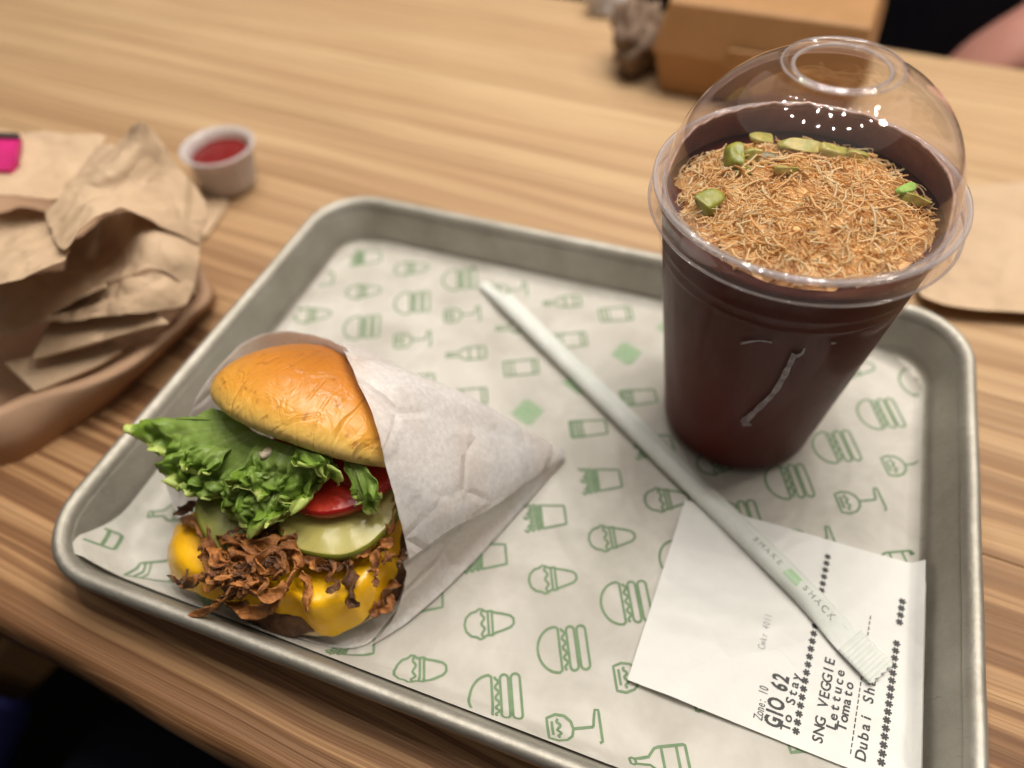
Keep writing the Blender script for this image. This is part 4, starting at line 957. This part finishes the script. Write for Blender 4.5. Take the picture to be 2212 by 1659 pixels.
def slab(name, label, quad, th, seed):
    g = loft([[at(*quad[0]), at(*quad[1])], [at(*quad[3]), at(*quad[2])]], 24, 24); vt = []
    for r in g:
        for p in r: vt.append(p + Vector((0, 0, 2.2 * nz(p, 0.03, seed) + 1.6 * facet(p, 0.03, seed) - 1.0)))
    o = mk(name, vt, gridfaces(24, 24), KRAFT, None, True, solid=th); tag(o, label, 'napkin', 'napkins in the food tray')
slab('folded_napkin', 'flat folded brown napkin with a bright front edge', [(110, 700, 34), (330, 668, 40), (366, 700, 36), (70, 779, 34)], 1.6, 3)
slab('folded_napkin', 'folded brown napkin lowest in the tray, beside its rim', [(14, 790, 26), (240, 730, 28), (262, 758, 26), (76, 849, 25)], 1.6, 8)
slab('folded_napkin', 'napkin edge lying flat on the bottom of the food tray', [(60, 850, 18), (280, 745, 22), (300, 775, 19), (120, 862, 16)], 1.2, 12)
pk = thing('printed_packet', 'bright pink printed packet at the picture edge on the napkins', 'packet', at(0, 330, 70))
quad = [at(-60, 286, 76), at(42, 292, 75), at(34, 345, 73), at(18, 366, 72), at(-60, 372, 72)]
nq = len(quad); dn = Vector((0, 0, -3))
mk('packet_face', quad + [p + dn for p in quad], [tuple(reversed(range(nq)))] + [(i, (i + 1) % nq, nq + (i + 1) % nq, nq + i) for i in range(nq)] + [tuple(range(nq, 2 * nq))], PINK, pk, False)
q2 = [at(-60, 282, 77), at(40, 287, 76.4), at(42, 297, 75.8), at(-60, 293, 76.6)]
mk('top_band', q2 + [p + Vector((0, 0, -1.0)) for p in q2], [(3, 2, 1, 0), (0, 1, 5, 4), (1, 2, 6, 5), (2, 3, 7, 6), (3, 0, 4, 7), (4, 5, 6, 7)], DARKP, pk, False)

# ------------------------------------------------------------------ ketchup cup and its little napkin corner
sheet('napkin_corner', 'thin brown napkin corner poking out under the ketchup cup', [[(395, 430, 3), (440, 425, 3), (475, 420, 2)], [(420, 470, 3), (460, 455, 3), (492, 440, 1.5)], [(425, 520, 3), (450, 505, 2), (460, 490, 1.5)]], 16, 16, 0.5, 0.05, 2, group='loose napkins')
kp = at(484, 420, 2); kc = Vector((-80, 258, 1.2))
kc = (at(469, 316, 28) + Vector((0, 0, -27)))
kt = thing('ketchup_cup', 'small translucent plastic cup of red ketchup near the napkins', 'sauce cup', kc)
ks = Euler((0.0, 0, 0)).to_matrix()
def flute(p, a, r, z):
    if 3 < z < 24: k = 1 + 0.035 * math.sin(a * 22); return Vector((kc.x + (p.x - kc.x) * k, kc.y + (p.y - kc.y) * k, p.z))
    return p
v, f = lathe([(r_ * 0.9, z_ * 0.9) for r_, z_ in [(0.01, 0.6), (15, 0.4), (17, 1.4), (18, 6), (19.2, 14), (20.6, 23), (21.2, 27), (22.8, 28.6), (24.3, 29.6), (24.6, 30.6), (23.4, 31.0), (21.4, 30.4), (20.2, 28), (19.6, 24), (18.2, 14), (16.6, 3), (0.01, 2)]], 132, kc, flute)
mk('cup_body', v, f, PVCW, kt)
v, f = lathe([(r_ * 0.9, z_ * 0.9) for r_, z_ in [(0.01, 3), (15.8, 3.4), (17.6, 12), (19.0, 23.5), (18.4, 24.4), (12, 23.4), (6, 24.2), (0.01, 23.6)]], 60, kc, lambda p, a, r, z: p + Vector((0, 0, 0.8 * nz(p, 0.12, 2) if z > 20 else 0)))
mk('ketchup', v, f, KETCH, kt)

# ------------------------------------------------------------------ takeaway box and small things behind
bx = thing('takeaway_box', 'closed kraft cardboard takeaway box behind the drink', 'box', (205, 485, 0), rz=math.radians(-3))
def frus(w0, d0, z0, w1, d1, z1, wc=0):
    v = [(-w0, -d0, z0), (w0, -d0, z0), (w0, d0, z0), (-w0, d0, z0), (-w1, -d1, z1), (w1, -d1, z1), (w1, d1, z1), (-w1, d1, z1)]
    return v, [(3, 2, 1, 0), (4, 5, 6, 7), (0, 1, 5, 4), (1, 2, 6, 5), (2, 3, 7, 6), (3, 0, 4, 7)]
def card(name, v, f, mat=CARD, par=None):
    o = mk(name, v, f, mat, par, False); m = o.modifiers.new('b', 'BEVEL'); m.width = 0.0022; m.segments = 3; return o
card('base', *frus(60, 51, 0.4, 66, 57, 33), par=bx)
card('lid', *frus(67.5, 58.5, 30, 60.5, 52, 62), par=bx)
v, f = box_v((0, -59.5, 34), (36, 2.2, 14)); card('closing_tab', v, f, par=bx)
def ballp(name, label, cat, c, rad, mat, seed):
    v = []; n = 40; k = 24
    for i in range(k):
        t = math.pi * i / (k - 1)
        for j in range(n):
            a = math.tau * j / n; d = Vector((math.sin(t) * math.cos(a), math.sin(t) * math.sin(a), math.cos(t)))
            q_ = 0.62 + 0.75 * crumple(d, 1.5, seed) ; l = Vector((d.x * rad[0], d.y * rad[1], d.z * rad[2])) * q_; p = Vector(c) + l; p.z = max(p.z, 0.6); v.append(p)
    o = mk(name, v, gridfaces(k, n, True), mat, None, True); tag(o, label, cat); return o
ballp('crumpled_wrapper', 'crumpled grey brown printed wrapper beside the takeaway box', 'wrapper', (118, 468, 20), (19, 30, 26), GREYP, 2)
ballp('tissue_ball', 'small white crumpled tissue by the far table edge', 'tissue', (74, 548, 12), (17, 14, 16), WHITEP, 6)
sheet('flat_napkin', 'flat light brown napkin on the table behind the drink', [[(1960, 395, 2), (2085, 402, 3), (2212, 396, 3), (2420, 400, 3)], [(1950, 500, 3), (2090, 505, 5), (2212, 520, 4), (2420, 520, 4)], [(1975, 605, 5), (2060, 630, 7), (2212, 640, 6), (2440, 640, 5)], [(1990, 640, 6), (2056, 662, 8), (2212, 676, 8), (2450, 690, 7)]], 40, 50, 1.2, 0.02, 3, group='loose napkins')

# ------------------------------------------------------------------ people at the table
def skinned(name, joints, edges, mat, parent, root=0, sub=2):
    me = bpy.data.meshes.new(name); off = OFF.get(parent.name, Vector((0, 0, 0))) if parent else Vector((0, 0, 0))
    me.from_pydata([tuple((Vector(j[:3]) - off) * S) for j in joints], edges, []); me.materials.append(mat)
    o = new_obj(name, me, parent); OFF[o.name] = off
    m = o.modifiers.new('k', 'SKIN'); m.use_smooth_shade = True
    if not me.skin_vertices: return o
    for i, j in enumerate(joints):
        r = j[3] if isinstance(j[3], tuple) else (j[3], j[3]); me.skin_vertices[0].data[i].radius = (r[0] * S, r[1] * S); me.skin_vertices[0].data[i].use_root = (i == root)
    s_ = o.modifiers.new('s', 'SUBSURF'); s_.levels = sub; s_.render_levels = sub; return o
pe = thing('person', 'person in black clothes with a bare forearm seated across the table', 'person', (370, 860, -745))
X, Y = 345, 800
J = [(X, Y + 40, -270, (120, 150)), (X, Y, -120, (105, 140)), (X, Y - 5, 40, (105, 150)), (X, Y + 10, 190, (95, 140)), (X, Y + 15, 265, 52), (X, Y + 5, 330, 50), (X, Y - 5, 400, 78), (X, Y, 470, 70),
     (X - 180, Y + 10, 200, 52), (X - 215, Y - 30, -20, 42), (X - 150, Y - 110, -170, 34), (X - 90, Y - 130, -185, 30),
     (X + 170, Y - 25, 200, 52), (462, 672, 25, 46), (398, 628, -30, 36), (362, 632, -58, 30)]
E_ = [(0, 1), (1, 2), (2, 3), (3, 4), (4, 5), (5, 6), (6, 7), (3, 8), (8, 9), (9, 10), (10, 11), (3, 12), (12, 13), (13, 14), (14, 15)]
for s_, hi in ((-1, 11), (1, 15)):
    h = Vector(J[hi][:3]); base_i = len(J)
    for k in range(5):
        sp_ = (k - 2) * 11; ln = (46, 62, 68, 62, 40)[k]; d = Vector((-s_ * 0.8, -0.35, -0.35)).normalized(); side = Vector((0.3, -0.6, 0.2)).normalized() * sp_
        J.append((*(h + side + d * (18 if k else 6)), 9)); J.append((*(h + side * 1.2 + d * ln * 0.65 + Vector((0, 0, -4))), 8.5)); J.append((*(h + side * 1.25 + d * ln + Vector((0, 0, -14))), 7.5))
        b0 = len(J) - 3; E_ += [(hi, b0), (b0, b0 + 1), (b0 + 1, b0 + 2)]
for s_ in (-1, 1):
    b0 = len(J); J += [(X + s_ * 95, Y + 20, -290, 88), (X + s_ * 120, Y - 260, -265, 68), (X + s_ * 120, Y - 270, -480, 55), (X + s_ * 120, Y - 240, -690, 42), (X + s_ * 125, Y - 340, -718, 32)]
    E_ += [(0, b0), (b0, b0 + 1), (b0 + 1, b0 + 2), (b0 + 2, b0 + 3), (b0 + 3, b0 + 4)]
skinned('body', J, E_, SKIN, pe)
def grow(idx, extra):
    return [(J[i][0], J[i][1], J[i][2], tuple(q + extra for q in J[i][3]) if isinstance(J[i][3], tuple) else J[i][3] + extra) for i in idx]
skinned('black_top', grow([0, 1, 2, 3, 8, 9, 12], 9) + [(X + 120, Y - 70, 110, 58)], [(0, 1), (1, 2), (2, 3), (3, 4), (4, 5), (3, 6), (6, 7)], DARKCLOTH, pe)
nl = len(J) - 10
skinned('black_trousers', grow([0, nl, nl + 1, nl + 2, nl + 3, nl + 5, nl + 6, nl + 7, nl + 8], 12), [(0, 1), (1, 2), (2, 3), (3, 4), (0, 5), (5, 6), (6, 7), (7, 8)], DARKCLOTH, pe)
v, f = lathe([(0.01, 92), (40, 84), (72, 52), (82, 10), (74, -40), (60, -60)], 32, (X, Y + 12, 425), lambda p, a, r, z: p + Vector((3 * nz(p, 0.03), 3 * nz(p, 0.03, 2) + (12 if math.sin(a) > 0 else -2), 0)))
mk('hair', v, f, HAIR, pe)
for s_ in (-1, 1):
    v, f = lathe([(0.01, 9), (6, 7), (9, 0), (6, -7), (0.01, -9)], 14, (X + s_ * 30, Y - 76, 408)); mk('eye', v, f, WHITEP, pe)
v, f = lathe([(0.01, 26), (7, 10), (13, -8), (10, -16), (0.01, -18)], 16, (X, Y - 84, 385)); mk('nose', v, f, SKIN, pe)
v, f = lathe([(0.01, 5), (22, 2), (24, 0), (18, -5), (0.01, -6)], 16, (X, Y - 62, 352)); mk('mouth', v, f, TOMSKIN, pe)
lp = thing('person', 'dark trousers of a person seated at the near table edge', 'person', (60, -300, -745))
skinned('trousers', [(140, -420, -255, (130, 150)), (60, -400, -262, 95), (-20, -60, -232, 80), (-20, 20, -250, 74), (-20, 30, -480, 60), (-20, 20, -715, 48), (230, -400, -262, 95), (180, -60, -232, 80), (180, 20, -250, 74), (180, 30, -480, 60), (180, 20, -715, 48)],
        [(0, 1), (1, 2), (2, 3), (3, 4), (4, 5), (0, 6), (6, 7), (7, 8), (8, 9), (9, 10)], NAVY, lp)
for x in (-20, 180):
    v, f = lathe([(0.01, 0), (44, 1), (48, 14), (44, 40), (36, 66), (0.01, 74)], 24, (x, -8, -744), lambda p, a, r, z, x=x: Vector((x + (p.x - x) * 0.95, -8 + (p.y + 8) * (2.3 if p.y > -8 else 1.3), p.z - max(0, (p.y + 8)) * 0.35 * (z / 74))))
    mk('shoe', v, f, DARKCLOTH, lp)
# blue cloth hanging beside the near leg
g = loft([[at(-170, 1500, -130), at(-60, 1505, -120), at(20, 1520, -130), at(62, 1512, -150)], [at(-170, 1570, -180), at(-60, 1580, -160), at(10, 1590, -175), at(40, 1585, -190)], [at(-170, 1700, -260), at(-80, 1710, -240), at(-20, 1720, -250), at(8, 1700, -262)]], 24, 24)
o = mk('blue_bag', flat(g), gridfaces(24, 24), BLUEC, None, True, solid=6); tag(o, 'blue cloth bag hanging below the near table corner', 'bag')
